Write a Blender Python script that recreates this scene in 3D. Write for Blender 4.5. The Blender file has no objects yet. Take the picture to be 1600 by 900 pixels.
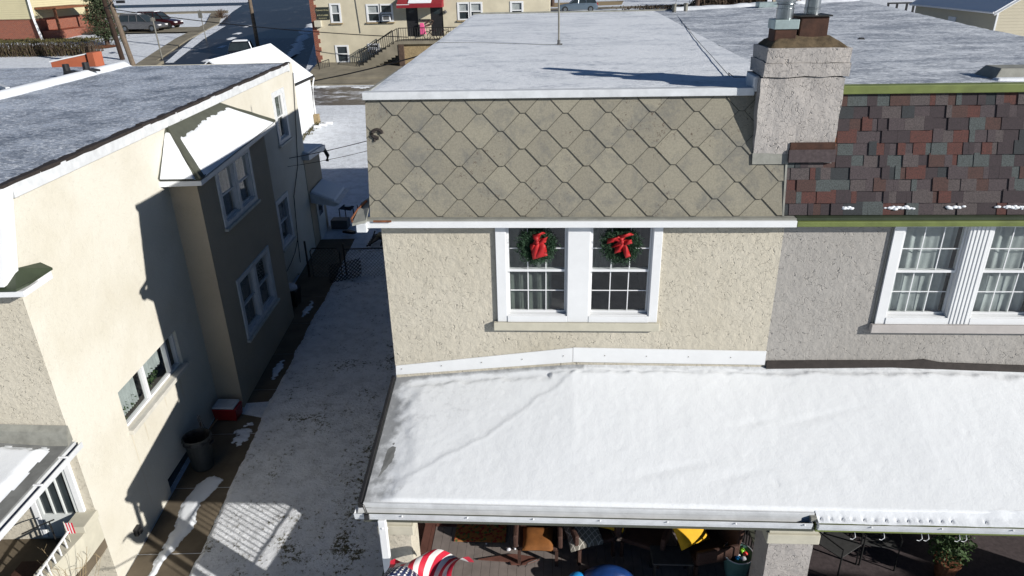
import bpy, bmesh, math, random
from mathutils import Vector, Matrix, noise
random.seed(7)
R = math.radians
S = bpy.context.scene
COL = S.collection

# ------------------------------------------------------------ camera
CAMZ = 9.3
F, PITCH, YAW, ROLL = 1094.86, .4271, -.062, -.0226
cd = bpy.data.cameras.new('camera'); cam = bpy.data.objects.new('camera', cd); COL.objects.link(cam)
cd.sensor_width = 36; cd.lens = 36*F/1600; cd.clip_start = .1; cd.clip_end = 3000
fw = Vector((math.sin(YAW)*math.cos(PITCH), math.cos(YAW)*math.cos(PITCH), -math.sin(PITCH)))
r0 = Vector((math.cos(YAW), -math.sin(YAW), 0)); u0 = r0.cross(fw)
rt = r0*math.cos(ROLL)+u0*math.sin(ROLL); up = -r0*math.sin(ROLL)+u0*math.cos(ROLL)
m = Matrix((rt, up, -fw)).transposed().to_4x4(); m.translation = (0, 0, CAMZ); cam.matrix_world = m
S.camera = cam
# ------------------------------------------------------------ sky, sun, exposure
SUNV = Vector((-5.42, 2.98, -2.50)).normalized()          # the way the light travels
w = bpy.data.worlds.new('World'); S.world = w; w.use_nodes = True
nt = w.node_tree; bg = nt.nodes['Background']; sky = nt.nodes.new('ShaderNodeTexSky')
sky.sky_type = 'NISHITA'; sky.sun_disc = False
sky.sun_elevation = math.asin(-SUNV.z); sky.sun_rotation = math.atan2(-SUNV.x, -SUNV.y)
sky.air_density = .65; sky.dust_density = 0; sky.ozone_density = 3.5
nt.links.new(sky.outputs[0], bg.inputs[0]); bg.inputs[1].default_value = .05
sd = bpy.data.lights.new('sun', 'SUN'); sun = bpy.data.objects.new('sun', sd); COL.objects.link(sun)
sd.energy = 5.0; sd.angle = R(.5); sd.color = (1, .965, .905)
sun.rotation_euler = SUNV.to_track_quat('-Z', 'Y').to_euler(); sun.location = (20, -10, 20)
S.view_settings.view_transform = 'Standard'; S.view_settings.look = 'None'
S.view_settings.exposure = .14; S.view_settings.gamma = 1
S.render.engine = 'CYCLES'
S.cycles.max_bounces = 6; S.cycles.diffuse_bounces = 1; S.cycles.transparent_max_bounces = 12

# ------------------------------------------------------------ materials
def nd(t, typ, **kw):
    n = t.nodes.new(typ)
    for k, v in kw.items():
        if k.startswith('i_'): n.inputs[k[2:].replace('_', ' ')].default_value = v
        else: setattr(n, k, v)
    return n
def rgba(c): return (c[0], c[1], c[2], 1)
def base(name, col=(.5, .5, .5), rough=.6, metal=0, spec=.4):
    mt = bpy.data.materials.new(name); mt.use_nodes = True; t = mt.node_tree
    b = t.nodes['Principled BSDF']; b.inputs['Base Color'].default_value = rgba(col)
    b.inputs['Roughness'].default_value = rough; b.inputs['Metallic'].default_value = metal
    b.inputs['Specular IOR Level'].default_value = spec
    return mt, t, b
def coords(t, scale=(1, 1, 1)):
    tc = nd(t, 'ShaderNodeNewGeometry'); mp = nd(t, 'ShaderNodeMapping'); mp.inputs['Scale'].default_value = scale
    t.links.new(tc.outputs['Position'], mp.inputs[0]); return mp.outputs[0]
def ns(t, v, scale, detail=5, rough=.6, dist=0):
    n = nd(t, 'ShaderNodeTexNoise'); n.inputs['Scale'].default_value = scale; n.inputs['Detail'].default_value = detail
    n.inputs['Roughness'].default_value = rough; n.inputs['Distortion'].default_value = dist
    t.links.new(v, n.inputs['Vector']); return n.outputs['Fac']
def ramp(t, f, stops, mode='LINEAR'):
    r = nd(t, 'ShaderNodeValToRGB'); cr = r.color_ramp; cr.interpolation = mode
    while len(cr.elements) < len(stops): cr.elements.new(.5)
    for e, (p, c) in zip(cr.elements, stops):
        e.position = p; e.color = rgba(c) if isinstance(c, tuple) else (c, c, c, 1)
    t.links.new(f, r.inputs[0]); return r.outputs[0]
def mixc(t, f, a, b):
    n = nd(t, 'ShaderNodeMix'); n.data_type = 'RGBA'
    for s, x in ((0, f), (6, a), (7, b)):
        if isinstance(x, (float, int)): n.inputs[s].default_value = x
        elif isinstance(x, tuple): n.inputs[s].default_value = rgba(x)
        else: t.links.new(x, n.inputs[s])
    return n.outputs[2]
def mth(t, op, a, b=0.0, c=None, clamp=False):
    n = nd(t, 'ShaderNodeMath'); n.operation = op; n.use_clamp = clamp
    for s, x in ((0, a), (1, b)):
        if isinstance(x, (float, int)): n.inputs[s].default_value = x
        else: t.links.new(x, n.inputs[s])
    return n.outputs[0]
def bump(t, b, h, strength=.3, dist=.02):
    n = nd(t, 'ShaderNodeBump'); n.inputs['Strength'].default_value = strength; n.inputs['Distance'].default_value = dist
    t.links.new(h, n.inputs['Height']); t.links.new(n.outputs[0], b.inputs['Normal'])
def attr(t, name):
    a = nd(t, 'ShaderNodeAttribute'); a.attribute_name = name; return a.outputs['Fac']

def plain(name, col, rough=.6, metal=0, var=.12, scale=6, bmp=.1, spec=.4):
    mt, t, b = base(name, col, rough, metal, spec); v = coords(t)
    n = ns(t, v, scale, 6)
    t.links.new(ramp(t, n, [(.3, tuple(x*(1-var) for x in col)), (.7, tuple(min(1, x*(1+var)) for x in col))]), b.inputs['Base Color'])
    if bmp: bump(t, b, ns(t, v, scale*8, 4), bmp, .01)
    return mt
def stucco(name, col, dirt, marks=.5, mscale=11, dn_=0.0):
    mt, t, b = base(name, col, .9, 0, .2); v = coords(t)
    big = ns(t, v, .7, 4); c = mixc(t, ramp(t, big, [(.4, 0.), (.75, 1.)]), col, dirt)
    fine = ns(t, v, 60, 3)
    c = mixc(t, mth(t, 'MULTIPLY', ramp(t, fine, [(.35, 1.), (.6, 0.)]), .18), c, tuple(x*.6 for x in col))
    # trowel marks: short curved ridges
    wv = nd(t, 'ShaderNodeTexVoronoi'); wv.feature = 'DISTANCE_TO_EDGE'; wv.inputs['Scale'].default_value = mscale
    dn = nd(t, 'ShaderNodeTexNoise'); dn.inputs['Scale'].default_value = 5; t.links.new(v, dn.inputs['Vector'])
    ad = nd(t, 'ShaderNodeVectorMath'); ad.operation = 'MULTIPLY_ADD'; ad.inputs[1].default_value = (.35, .35, .35)
    t.links.new(dn.outputs['Color'], ad.inputs[0]); t.links.new(v, ad.inputs[2]); t.links.new(ad.outputs[0], wv.inputs['Vector'])
    line = ramp(t, wv.outputs['Distance'], [(0., 1.), (.05, 0.)])
    mask = ramp(t, ns(t, v, 7, 3, .6), [(.485-dn_, 0.), (.54-dn_, 1.)])
    mk = mth(t, 'MULTIPLY', mth(t, 'MULTIPLY', line, mask), ramp(t, ns(t, v, 21, 2, .5), [(.47-dn_*.6, 0.), (.55-dn_*.6, 1.)]))
    c = mixc(t, mth(t, 'MULTIPLY', mk, +.34*marks), c, tuple(x*.45 for x in col))
    t.links.new(c, b.inputs['Base Color'])
    h = mth(t, 'ADD', mth(t, 'MULTIPLY', mk, -2.6*marks), mth(t, 'ADD', mth(t, 'MULTIPLY', ns(t, v, 11, 4, .55), .35+1.1*min(1, marks)), mth(t, 'MULTIPLY', fine, .35)))
    bump(t, b, h, .5, .022)
    return mt
def snow_mat(name, white=(.84, .87, .9), grey=(.3, .33, .38), sc=1.0, cover=(.2, .8), stretch=(1, 1, 1), bstr=.25, fleck=None):
    """snow whose wet or icy patches show the grey below; 'thin' (0 deep, 1 melted) is stored on the mesh"""
    mt, t, b = base(name, white, .55, 0, .3); v = coords(t, stretch)
    n1 = ns(t, v, 1.1*sc, 7, .62); n2 = ns(t, v, 9*sc, 6, .7)
    f = mth(t, 'ADD', mth(t, 'MULTIPLY', n1, .5), mth(t, 'MULTIPLY', n2, .5))
    f = ramp(t, f, [(cover[0], 1.), (cover[1], 0.)])
    f = mth(t, 'MAXIMUM', f, ramp(t, mth(t, 'ADD', attr(t, 'thin'), mth(t, 'MULTIPLY', mth(t, 'SUBTRACT', n2, .5), .9)), [(.35, 0.), (.9, 1.)]))
    c = mixc(t, f, white, grey)
    if fleck:
        fl = ramp(t, ns(t, coords(t, (1.2, 1.8, 1)), fleck[0], 5, .75), [(fleck[1], 0.), (fleck[1]+.03, 1.)])
        fl = mth(t, 'MULTIPLY', fl, ramp(t, n1, [(.3, .3), (.5, 1.)]))
        c = mixc(t, fl, c, (.85, .88, .92))
    t.links.new(c, b.inputs['Base Color'])
    t.links.new(ramp(t, f, [(0., .6), (1., .38)]), b.inputs['Roughness'])
    h = mth(t, 'ADD', mth(t, 'MULTIPLY', ns(t, v, 5*sc, 7, .62), 1.), mth(t, 'MULTIPLY', ns(t, v, 45, 5, .75), .3))
    bump(t, b, h, bstr, .06)
    return mt
def lawn_mat(name, lo=.52, hi=.62, snow=(.82, .86, .92)):
    mt, t, b = base(name, snow, .7, 0, .25); v = coords(t)
    n1 = ns(t, v, .55, 5, .6); n2 = ns(t, v, 13, 6, .8); n3 = ns(t, v, 3, 5, .6)
    f = mth(t, 'ADD', mth(t, 'ADD', mth(t, 'MULTIPLY', n1, .2), mth(t, 'MULTIPLY', n2, .65)), mth(t, 'MULTIPLY', n3, .15))
    f = mth(t, 'ADD', f, mth(t, 'MULTIPLY', attr(t, 'thin'), .17))
    f = ramp(t, f, [(lo, 0.), (hi, 1.)])
    g = ramp(t, ns(t, v, 30, 3), [(.3, (.05, .05, .025)), (.55, (.13, .11, .06)), (.8, (.07, .085, .035))])
    wet = mixc(t, ramp(t, mth(t, 'ADD', mth(t, 'MULTIPLY', n3, .6), mth(t, 'MULTIPLY', n2, .4)), [(.44, 0.), (.6, 1.)]), snow, tuple(x*.8 for x in snow))
    t.links.new(mixc(t, f, wet, g), b.inputs['Base Color'])
    h = mth(t, 'ADD', mth(t, 'MULTIPLY', ns(t, v, 6, 8, .7), 1.), mth(t, 'MULTIPLY', n2, .6))
    bump(t, b, h, .8, .06)
    return mt

M = {}
M['stucco_cream'] = stucco('cream_trowelled_stucco', (.60, .555, .46), (.53, .485, .39), 1.05, 12, .02)
M['stucco_grey'] = stucco('grey_trowelled_stucco', (.41, .39, .365), (.36, .34, .315), 1.1, 12, .03)
M['stucco_chimney'] = stucco('chimney_stucco', (.46, .43, .405), (.39, .355, .33), 1.35, 13, .09)
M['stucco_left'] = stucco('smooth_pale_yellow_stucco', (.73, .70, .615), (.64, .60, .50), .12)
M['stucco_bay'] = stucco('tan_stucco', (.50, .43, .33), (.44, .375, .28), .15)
M['stucco_far'] = plain('far_cream_render', (.62, .56, .42), .9, 0, .12, .8, .1)
M['white'] = plain('white_vinyl', (.80, .81, .82), .4, 0, .04, 3, .02)
M['white_dirty'] = plain('weathered_white_metal', (.68, .70, .72), .45, 0, .13, 5, .05)
M['offwhite'] = plain('offwhite_paint', (.62, .60, .54), .6, 0, .12, 6, .05)
M['sill'] = plain('cream_sill', (.56, .53, .43), .8, 0, .08, 5, .1)
M['sill_grey'] = plain('grey_sill', (.46, .43, .41), .8, 0, .08, 5, .1)
M['green_trim'] = plain('olive_green_painted_metal', (.155, .19, .055), .5, 0, .2, 4, .05)
M['dark_green'] = plain('dark_green_paint', (.045, .06, .035), .5, 0, .2, 4, .05)
M['olive_beam'] = plain('olive_beam', (.085, .09, .07), .6, 0, .15, 4, .05)
M['black'] = plain('black_plastic', (.02, .02, .022), .45, 0, .2, 10, .05)
M['black_metal'] = plain('black_iron', (.018, .018, .018), .5, 0, .2, 10, .05)
M['tar'] = plain('black_tar_flashing', (.035, .028, .025), .7, 0, .3, 12, .4)
M['roof_membrane'] = plain('grey_roof_membrane', (.2, .205, .2), .7, 0, .25, 4, .3)
M['rust'] = plain('rusted_metal', (.2, .075, .035), .8, 0, .4, 14, .3)
M['rust_dark'] = plain('dark_rusted_flue_tile', (.06, .026, .016), .8, 0, .4, 9, .3)
M['shingle_dark'] = plain('dark_plum_shingle', (.075, .058, .06), .95, 0, .3, 20, .3)
M['steel'] = plain('galvanised_steel', (.36, .38, .4), .28, .95, .15, 5, .05)
M['steel_dull'] = plain('dull_galvanised_box', (.38, .46, .46), .5, .5, .15, 7, .05)
M['mortar'] = plain('weathered_brown_mortar', (.12, .088, .052), .95, 0, .5, 9, .9)
M['flash_grey'] = plain('grey_lead_flashing', (.27, .27, .24), .7, 0, .2, 7, .2)
M['wood_deck'] = plain('grey_brown_deck_boards', (.23, .195, .18), .75, 0, .15, 6, .2)
M['deck_border'] = plain('red_brown_deck_border', (.14, .06, .045), .7, 0, .2, 7, .2)
M['wicker'] = plain('brown_wicker', (.07, .035, .026), .7, 0, .35, 50, .6)
M['red_lid'] = plain('red_plastic', (.3, .02, .02), .35, 0, .1, 4, .02)
M['pole_dark'] = plain('dark_creosote_pole', (.035, .02, .014), .9, 0, .3, 5, .4)
M['pole_grey'] = plain('weathered_grey_brown_pole', (.15, .115, .085), .9, 0, .25, 5, .4)
M['galv_post'] = plain('grey_metal_post', (.25, .24, .21), .5, .5, .2, 5, .1)
M['asphalt'] = snow_mat('asphalt_with_snow_traces', (.4, .42, .46), (.026, .027, .03), .35, (.56, .7), (1, .3, 1), .1)
M['lane'] = snow_mat('worn_brown_grey_lane', (.62, .64, .68), (.12, .105, .09), .5, (.50, .56), (.5, 2.2, 1), .3)
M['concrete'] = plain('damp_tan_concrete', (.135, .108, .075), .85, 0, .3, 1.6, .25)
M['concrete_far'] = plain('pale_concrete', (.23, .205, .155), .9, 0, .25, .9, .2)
M['snow_porch'] = snow_mat('fresh_wind_packed_snow', (.86, .885, .91), (.33, .34, .35), .9, (.02, .16), (1, 1, 1), .2)
M['snow'] = snow_mat('white_snow', (.85, .88, .92), (.5, .52, .55), 1, (.05, .25), (1, 1, 1), .2)
M['snow_roof'] = snow_mat('thin_wind_streaked_roof_snow', (.9, .93, .97), (.5, .54, .6), 1.2, (.36, .50), (.8, 1.5, 1), .4)
M['snow_roof_right'] = snow_mat('icy_grey_roof_snow', (.84, .88, .93), (.32, .345, .39), 1.3, (.44, .60), (.8, 1.5, 1), .5, (9, .545))
M['snow_roof_left'] = snow_mat('icy_blue_grey_roof_frost', (.52, .58, .68), (.15, .17, .21), .9, (.40, .58), (1, 1.1, 1), .6, (10, .545))
M['lawn_alley'] = lawn_mat('trodden_snow_over_grass', .566, .605, (.88, .90, .94))
M['lawn'] = lawn_mat('snowy_lawn', .61, .68)
M['terrain'] = lawn_mat('snow_covered_ground', .615, .68)
M['hedge'] = plain('bare_brown_hedge_twigs', (.085, .06, .04), .9, 0, .4, 6, .2)
M['hedge_top'] = plain('olive_hedge_leaves', (.09, .08, .03), .9, 0, .4, 6, .2)
M['evergreen'] = plain('dark_evergreen_needles', (.045, .062, .028), .8, 0, .5, 5, .2)
M['twig'] = plain('brown_twigs', (.10, .065, .045), .9, 0, .4, 7, .2)
M['bark'] = plain('brown_bark', (.09, .06, .045), .9, 0, .3, 6, .4)
M['wreath'] = plain('pine_wreath_needles', (.018, .05, .022), .75, 0, .5, 30, .2)
M['ribbon'] = plain('red_velvet_ribbon', (.38, .01, .012), .55, 0, .15, 12, .1)
M['curtain'] = plain('pale_curtain', (.34, .37, .37), .9, 0, .2, 4, .3)
M['curtain_dark'] = plain('dim_grey_green_blind', (.075, .09, .08), .9, 0, .3, 5, .3)
M['room'] = plain('dark_room', (.05, .05, .05), .9, 0, .3, 3, 0)
M['brick_orange'] = plain('orange_brick', (.42, .12, .06), .85, 0, .12, 3, .2)
M['door_white'] = plain('white_storm_door', (.66, .69, .68), .4, 0, .05, 4, .02)
M['awning_red'] = plain('dark_red_awning', (.26, .015, .025), .7, 0, .12, 3, .1)
M['cushion_yellow'] = plain('mustard_yellow_cushion', (.75, .42, .02), .8, 0, .1, 10, .2)
M['pillow_brown'] = plain('orange_brown_pillow', (.23, .085, .02), .8, 0, .2, 10, .3)
M['blue_cover'] = plain('dark_blue_vinyl', (.01, .04, .16), .3, 0, .3, 6, .1)
M['blue_bright'] = plain('bright_blue_plastic', (.02, .3, .72), .3, 0, .1, 6, .05)
M['teal'] = plain('pale_teal_plastic', (.15, .3, .27), .4, 0, .15, 6, .1)
M['lime'] = plain('lime_plastic', (.3, .7, .05), .4, 0, .1, 6, .02)
M['red_toy'] = plain('red_toy_plastic', (.7, .05, .04), .4, 0, .1, 6, .02)
M['white_toy'] = plain('white_toy_plastic', (.75, .75, .8), .4, 0, .1, 6, .02)
M['chair_grey'] = plain('dark_grey_sling_fabric', (.06, .06, .06), .8, 0, .2, 14, .2)
M['plant'] = plain('potted_plant_leaves', (.04, .075, .02), .7, 0, .5, 12, .2)
M['leaf_brown'] = plain('dried_stems', (.33, .25, .14), .9, 0, .3, 12, .2)
M['car_silver'] = plain('silver_grey_car_paint', (.2, .2, .21), .25, .6, .06, 2, 0)
M['car_maroon'] = plain('dark_maroon_car_paint', (.05, .012, .015), .25, .4, .06, 2, 0)
M['car_dark'] = plain('dark_car_paint', (.03, .035, .045), .25, .4, .06, 2, 0)
M['car_blue'] = plain('blue_grey_car_paint', (.16, .21, .26), .3, .4, .06, 2, 0)
M['tyre'] = plain('tyre_rubber', (.02, .02, .02), .8, 0, .1, 8, .1)
M['lamp'] = plain('clear_lamp_lens', (.8, .8, .8), .15, 0, .05, 4, 0)
M['tail'] = plain('red_lamp_lens', (.5, .02, .02), .2, 0, .05, 4, 0)
M['can'] = plain('dark_grey_can_plastic', (.045, .05, .05), .5, 0, .15, 5, .1)
M['stain'] = plain('faint_tan_water_stain', (.64, .585, .47), .9, 0, .12, 6, .1)
M['cable'] = plain('black_cable', (.015, .015, .017), .6, 0, .1, 4, 0)
M['wire_grey'] = plain('grey_wire', (.12, .12, .12), .6, 0, .1, 4, 0)
M['flag_red'] = plain('flag_red_nylon', (.62, .015, .045), .6, 0, .08, 9, .08)
M['flag_white'] = plain('flag_white_nylon', (.78, .76, .74), .6, 0, .05, 9, .08)
M['flag_blue'] = plain('flag_navy_nylon', (.012, .02, .075), .6, 0, .1, 9, .08)
M['pink'] = plain('pink_plastic', (.8, .12, .3), .5, 0, .1, 9, .05)
M['sign_dark'] = plain('dark_sign_board', (.03, .035, .03), .5, 0, .1, 4, 0)
M['sign_letter'] = plain('pale_gold_lettering', (.55, .5, .3), .6, 0, .05, 4, 0)

def glass_mat():
    mt = bpy.data.materials.new('window_glass'); mt.use_nodes = True; t = mt.node_tree; t.nodes.clear()
    o = nd(t, 'ShaderNodeOutputMaterial'); tr = nd(t, 'ShaderNodeBsdfTransparent'); gl = nd(t, 'ShaderNodeBsdfGlossy')
    tr.inputs[0].default_value = (.93, .96, .95, 1); gl.inputs['Roughness'].default_value = .02
    fr = nd(t, 'ShaderNodeLayerWeight'); mx = nd(t, 'ShaderNodeMixShader')
    f = mth(t, 'ADD', mth(t, 'MULTIPLY', mth(t, 'POWER', fr.outputs['Facing'], 4.0), .7), .09, clamp=True)
    v = coords(t); bp = nd(t, 'ShaderNodeBump'); bp.inputs['Strength'].default_value = .05
    t.links.new(ns(t, v, 2.5, 2), bp.inputs['Height']); t.links.new(bp.outputs[0], gl.inputs['Normal'])
    t.links.new(f, mx.inputs[0]); t.links.new(tr.outputs[0], mx.inputs[1]); t.links.new(gl.outputs[0], mx.inputs[2])
    t.links.new(mx.outputs[0], o.inputs[0]); return mt
M['glass'] = glass_mat()
M['glass_dark'] = plain('dark_window_glass', (.03, .04, .045), .08, 0, .2, 3, 0, .7)

def siding_mat(name, col, pitch=.2):
    mt, t, b = base(name, col, .7, 0, .3); v = coords(t)
    s = nd(t, 'ShaderNodeSeparateXYZ'); t.links.new(v, s.inputs[0])
    fr = mth(t, 'FRACT', mth(t, 'DIVIDE', s.outputs[2], pitch))
    t.links.new(mixc(t, ramp(t, ns(t, v, 1.2), [(.3, 0.), (.8, .5)]), col, tuple(x*.8 for x in col)), b.inputs['Base Color'])
    bump(t, b, mth(t, 'SUBTRACT', 1.0, fr), 1., .03); return mt
M['siding_yellow'] = siding_mat('yellow_clapboard', (.62, .56, .36))
M['siding_tan'] = siding_mat('tan_clapboard', (.55, .50, .38))
def brick_mat(name, c1, c2, mortar=(.3, .25, .2)):
    mt, t, b = base(name, c1, .85, 0, .2); v = coords(t)
    s = nd(t, 'ShaderNodeSeparateXYZ'); t.links.new(v, s.inputs[0]); cb = nd(t, 'ShaderNodeCombineXYZ')
    t.links.new(mth(t, 'ADD', s.outputs[0], s.outputs[1]), cb.inputs[0]); t.links.new(s.outputs[2], cb.inputs[1])
    br = nd(t, 'ShaderNodeTexBrick'); br.inputs['Scale'].default_value = 1; br.inputs['Brick Width'].default_value = .22
    br.inputs['Row Height'].default_value = .075; br.inputs['Mortar Size'].default_value = .008
    br.inputs['Color1'].default_value = rgba(c1); br.inputs['Color2'].default_value = rgba(c2); br.inputs['Mortar'].default_value = rgba(mortar)
    t.links.new(cb.outputs[0], br.inputs['Vector']); t.links.new(br.outputs[0], b.inputs['Base Color']); return mt
M['brick_red'] = brick_mat('red_brick', (.3, .07, .035), (.22, .05, .03))

def tint_mat(name, stops, rough=.9, fine=40, mode='LINEAR', stain=None, grain=.2):
    mt, t, b = base(name, (.3, .3, .3), rough, 0, .2); v = coords(t)
    c = ramp(t, attr(t, 'tint'), stops, mode)
    gr = ns(t, v, fine, 4, .7)
    c = mixc(t, mth(t, 'MULTIPLY', ramp(t, gr, [(.38, 1.), (.6, 0.)]), grain), c, (.03, .03, .03))
    if stain:
        st = ramp(t, ns(t, v, 2.2, 8, .75, .4), [(.505, 0.), (.66, 1.)])
        c = mixc(t, mth(t, 'MULTIPLY', st, .55), c, stain)
        sp = ramp(t, ns(t, v, 26, 5, .8), [(.57, 0.), (.62, 1.)])
        sp = mth(t, 'MULTIPLY', sp, ramp(t, ns(t, v, 1.7, 3), [(.5, 0.), (.62, 1.)]))
        c = mixc(t, mth(t, 'MULTIPLY', sp, .75), c, (.07, .04, .03))
    t.links.new(c, b.inputs['Base Color']); bump(t, b, gr, .35, .006); return mt
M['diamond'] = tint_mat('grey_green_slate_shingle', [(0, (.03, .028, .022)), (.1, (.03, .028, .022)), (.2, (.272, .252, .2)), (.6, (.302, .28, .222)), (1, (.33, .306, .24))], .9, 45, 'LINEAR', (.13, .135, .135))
M['asphalt_shingle'] = tint_mat('mixed_plum_and_brown_asphalt_shingle', [(0, (.07, .055, .06)), (.25, (.1, .08, .085)), (.45, (.12, .1, .1)), (.6, (.13, .058, .05)), (.7, (.105, .062, .055)), (.8, (.105, .12, .12)), (.92, (.055, .06, .065))], .95, 75, 'CONSTANT', grain=.6)
M['paisley'] = None

# ------------------------------------------------------------ mesh building
def idt(a, b, c): return (a, b, c)
PHI, XA = -.0599, -7.2425
def LH(x, s, z): return (XA+math.cos(PHI)*x+math.sin(PHI)*s, -math.sin(PHI)*x+math.cos(PHI)*s, z)   # left house frame
class MB:
    def __init__(self, xf=idt): self.v = []; self.f = []; self.xf = xf; self.tint = []; self.thin = None; self.t = .5
    def V(self, *p): self.v.append(Vector(self.xf(*p))); return len(self.v)-1
    def face(self, idx): self.f.append(tuple(idx)); self.tint.append(self.t)
    def poly(self, pts): self.face([self.V(*p) for p in pts]); return self
    def hexa(self, p):            # p: 8 points, bottom ring then top ring
        i = [self.V(*q) for q in p]
        for q in ((3, 2, 1, 0), (4, 5, 6, 7), (0, 1, 5, 4), (1, 2, 6, 5), (2, 3, 7, 6), (3, 0, 4, 7)): self.face([i[k] for k in q])
        return self
    def box(self, x0, x1, y0, y1, z0, z1):
        return self.hexa([(x0, y0, z0), (x1, y0, z0), (x1, y1, z0), (x0, y1, z0), (x0, y0, z1), (x1, y0, z1), (x1, y1, z1), (x0, y1, z1)])
    def frustum(self, a, za, b, zb):   # a, b: (x0,x1,y0,y1)
        return self.hexa([(a[0], a[2], za), (a[1], a[2], za), (a[1], a[3], za), (a[0], a[3], za), (b[0], b[2], zb), (b[1], b[2], zb), (b[1], b[3], zb), (b[0], b[3], zb)])
    def prism(self, pts, off):        # pts planar ring, off = thickness vector in local coords
        n = len(pts); a = [self.V(*p) for p in pts]; b = [self.V(p[0]+off[0], p[1]+off[1], p[2]+off[2]) for p in pts]
        self.face(a[::-1]); self.face(b)
        for k in range(n): self.face((a[k], a[(k+1) % n], b[(k+1) % n], b[k]))
        return self
    def tube(self, pts, r, n=6, cap=True):
        P = [Vector(self.xf(*p)) for p in pts]; rings = []
        rr = r if isinstance(r, (list, tuple)) else [r]*len(P)
        for k, p in enumerate(P):
            d = (P[min(k+1, len(P)-1)]-P[max(k-1, 0)]).normalized()
            a = d.cross(Vector((0, 0, 1)))
            if a.length < .05: a = d.cross(Vector((1, 0, 0)))
            a.normalize(); b = d.cross(a).normalized(); ring = []
            for j in range(n):
                th = 2*math.pi*j/n; self.v.append(p+(a*math.cos(th)+b*math.sin(th))*rr[k]); ring.append(len(self.v)-1)
            rings.append(ring)
        for k in range(len(rings)-1):
            for j in range(n): self.face((rings[k][j], rings[k][(j+1) % n], rings[k+1][(j+1) % n], rings[k+1][j]))
        if cap: self.face(rings[0][::-1]); self.face(rings[-1])
        return self
    def lathe(self, c, prof, n=20):   # prof: (r,z)
        rings = []
        for r, z in prof: rings.append([self.V(c[0]+r*math.cos(2*math.pi*j/n), c[1]+r*math.sin(2*math.pi*j/n), c[2]+z) for j in range(n)])
        for k in range(len(rings)-1):
            for j in range(n): self.face((rings[k][j], rings[k][(j+1) % n], rings[k+1][(j+1) % n], rings[k+1][j]))
        self.face(rings[0][::-1]); self.face(rings[-1]); return self
    def grid(self, fn, nu, nv, keep=None):
        idx = {}
        for i in range(nu+1):
            for j in range(nv+1): idx[i, j] = self.V(*fn(i/nu, j/nv))
        for i in range(nu):
            for j in range(nv):
                if keep is None or keep(i/nu, j/nv): self.face((idx[i, j], idx[i+1, j], idx[i+1, j+1], idx[i, j+1]))
        return self
    def leaf(self, p, s, d=None):
        d = d or Vector((random.gauss(0, 1), random.gauss(0, 1), random.gauss(0, 1))).normalized()
        a = d.orthogonal().normalized(); b = d.cross(a); q = Vector(self.xf(*p)); k = len(self.v)
        th = random.random()*6.28; a, b = a*math.cos(th)+b*math.sin(th), b*math.cos(th)-a*math.sin(th)
        self.v += [q-a*s, q+b*s*.5, q+a*s, q-b*s*.5]; self.face((k, k+1, k+2, k+3)); return self
    def build(self, name, mat, parent=None, smooth=False, label=None, cat=None, group=None, kind=None, bev=0, solid=0, recalc=True, origin=None):
        me = bpy.data.meshes.new(name); o = bpy.data.objects.new(name, me)
        if origin is not None: org = Vector(origin)
        elif parent is not None: org = wpos(parent)
        elif kind: org = Vector((0, 0, 0))
        else:
            xs = [p.x for p in self.v]; ys = [p.y for p in self.v]; zs = [p.z for p in self.v]
            org = Vector(((min(xs)+max(xs))/2, (min(ys)+max(ys))/2, min(zs)))
        me.from_pydata([p-org for p in self.v], [], self.f)
        if any(t != .5 for t in self.tint):
            a = me.attributes.new('tint', 'FLOAT', 'FACE'); a.data.foreach_set('value', self.tint)
        if self.thin is not None:
            a = me.attributes.new('thin', 'FLOAT', 'POINT'); a.data.foreach_set('value', self.thin)
        if recalc:
            bm = bmesh.new(); bm.from_mesh(me); bmesh.ops.recalc_face_normals(bm, faces=bm.faces); bm.to_mesh(me); bm.free()
        if smooth:
            me.polygons.foreach_set('use_smooth', [True]*len(me.polygons))
        me.materials.append(M[mat] if isinstance(mat, str) else mat)
        COL.objects.link(o); o['wp'] = tuple(org)
        if parent is not None: o.parent = parent; o.location = org-wpos(parent)
        else: o.location = org
        tag(o, label, cat, group, kind)
        if solid: md = o.modifiers.new('solid', 'SOLIDIFY'); md.thickness = solid; md.offset = 0
        if bev: md = o.modifiers.new('bevel', 'BEVEL'); md.width = bev; md.segments = 2; md.limit_method = 'ANGLE'
        return o
def wpos(o): return Vector(o['wp'])
def tag(o, label=None, cat=None, group=None, kind=None):
    if label: o['label'] = label
    if cat: o['category'] = cat
    if group: o['group'] = group
    if kind: o['kind'] = kind
def thing(name, label, cat, loc, group=None):
    o = bpy.data.objects.new(name, None); COL.objects.link(o); o.location = loc; o['wp'] = tuple(loc); o.empty_display_size = .3
    tag(o, label, cat, group); return o
def dup(root, loc, rz=0, label=None, sc=1):
    def cp(o, par):
        c = o.copy(); COL.objects.link(c); c.parent = par
        for ch in o.children: cp(ch, c)
        return c
    r = cp(root, None); r.location = loc; r.rotation_euler = (0, 0, rz); r.scale = (sc, sc, sc)
    if label: r['label'] = label
    return r
def fn(x, y, z=0., s=1.): return noise.fractal(Vector((x*s, y*s, z*s)), .9, 2.1, 5)

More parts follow.
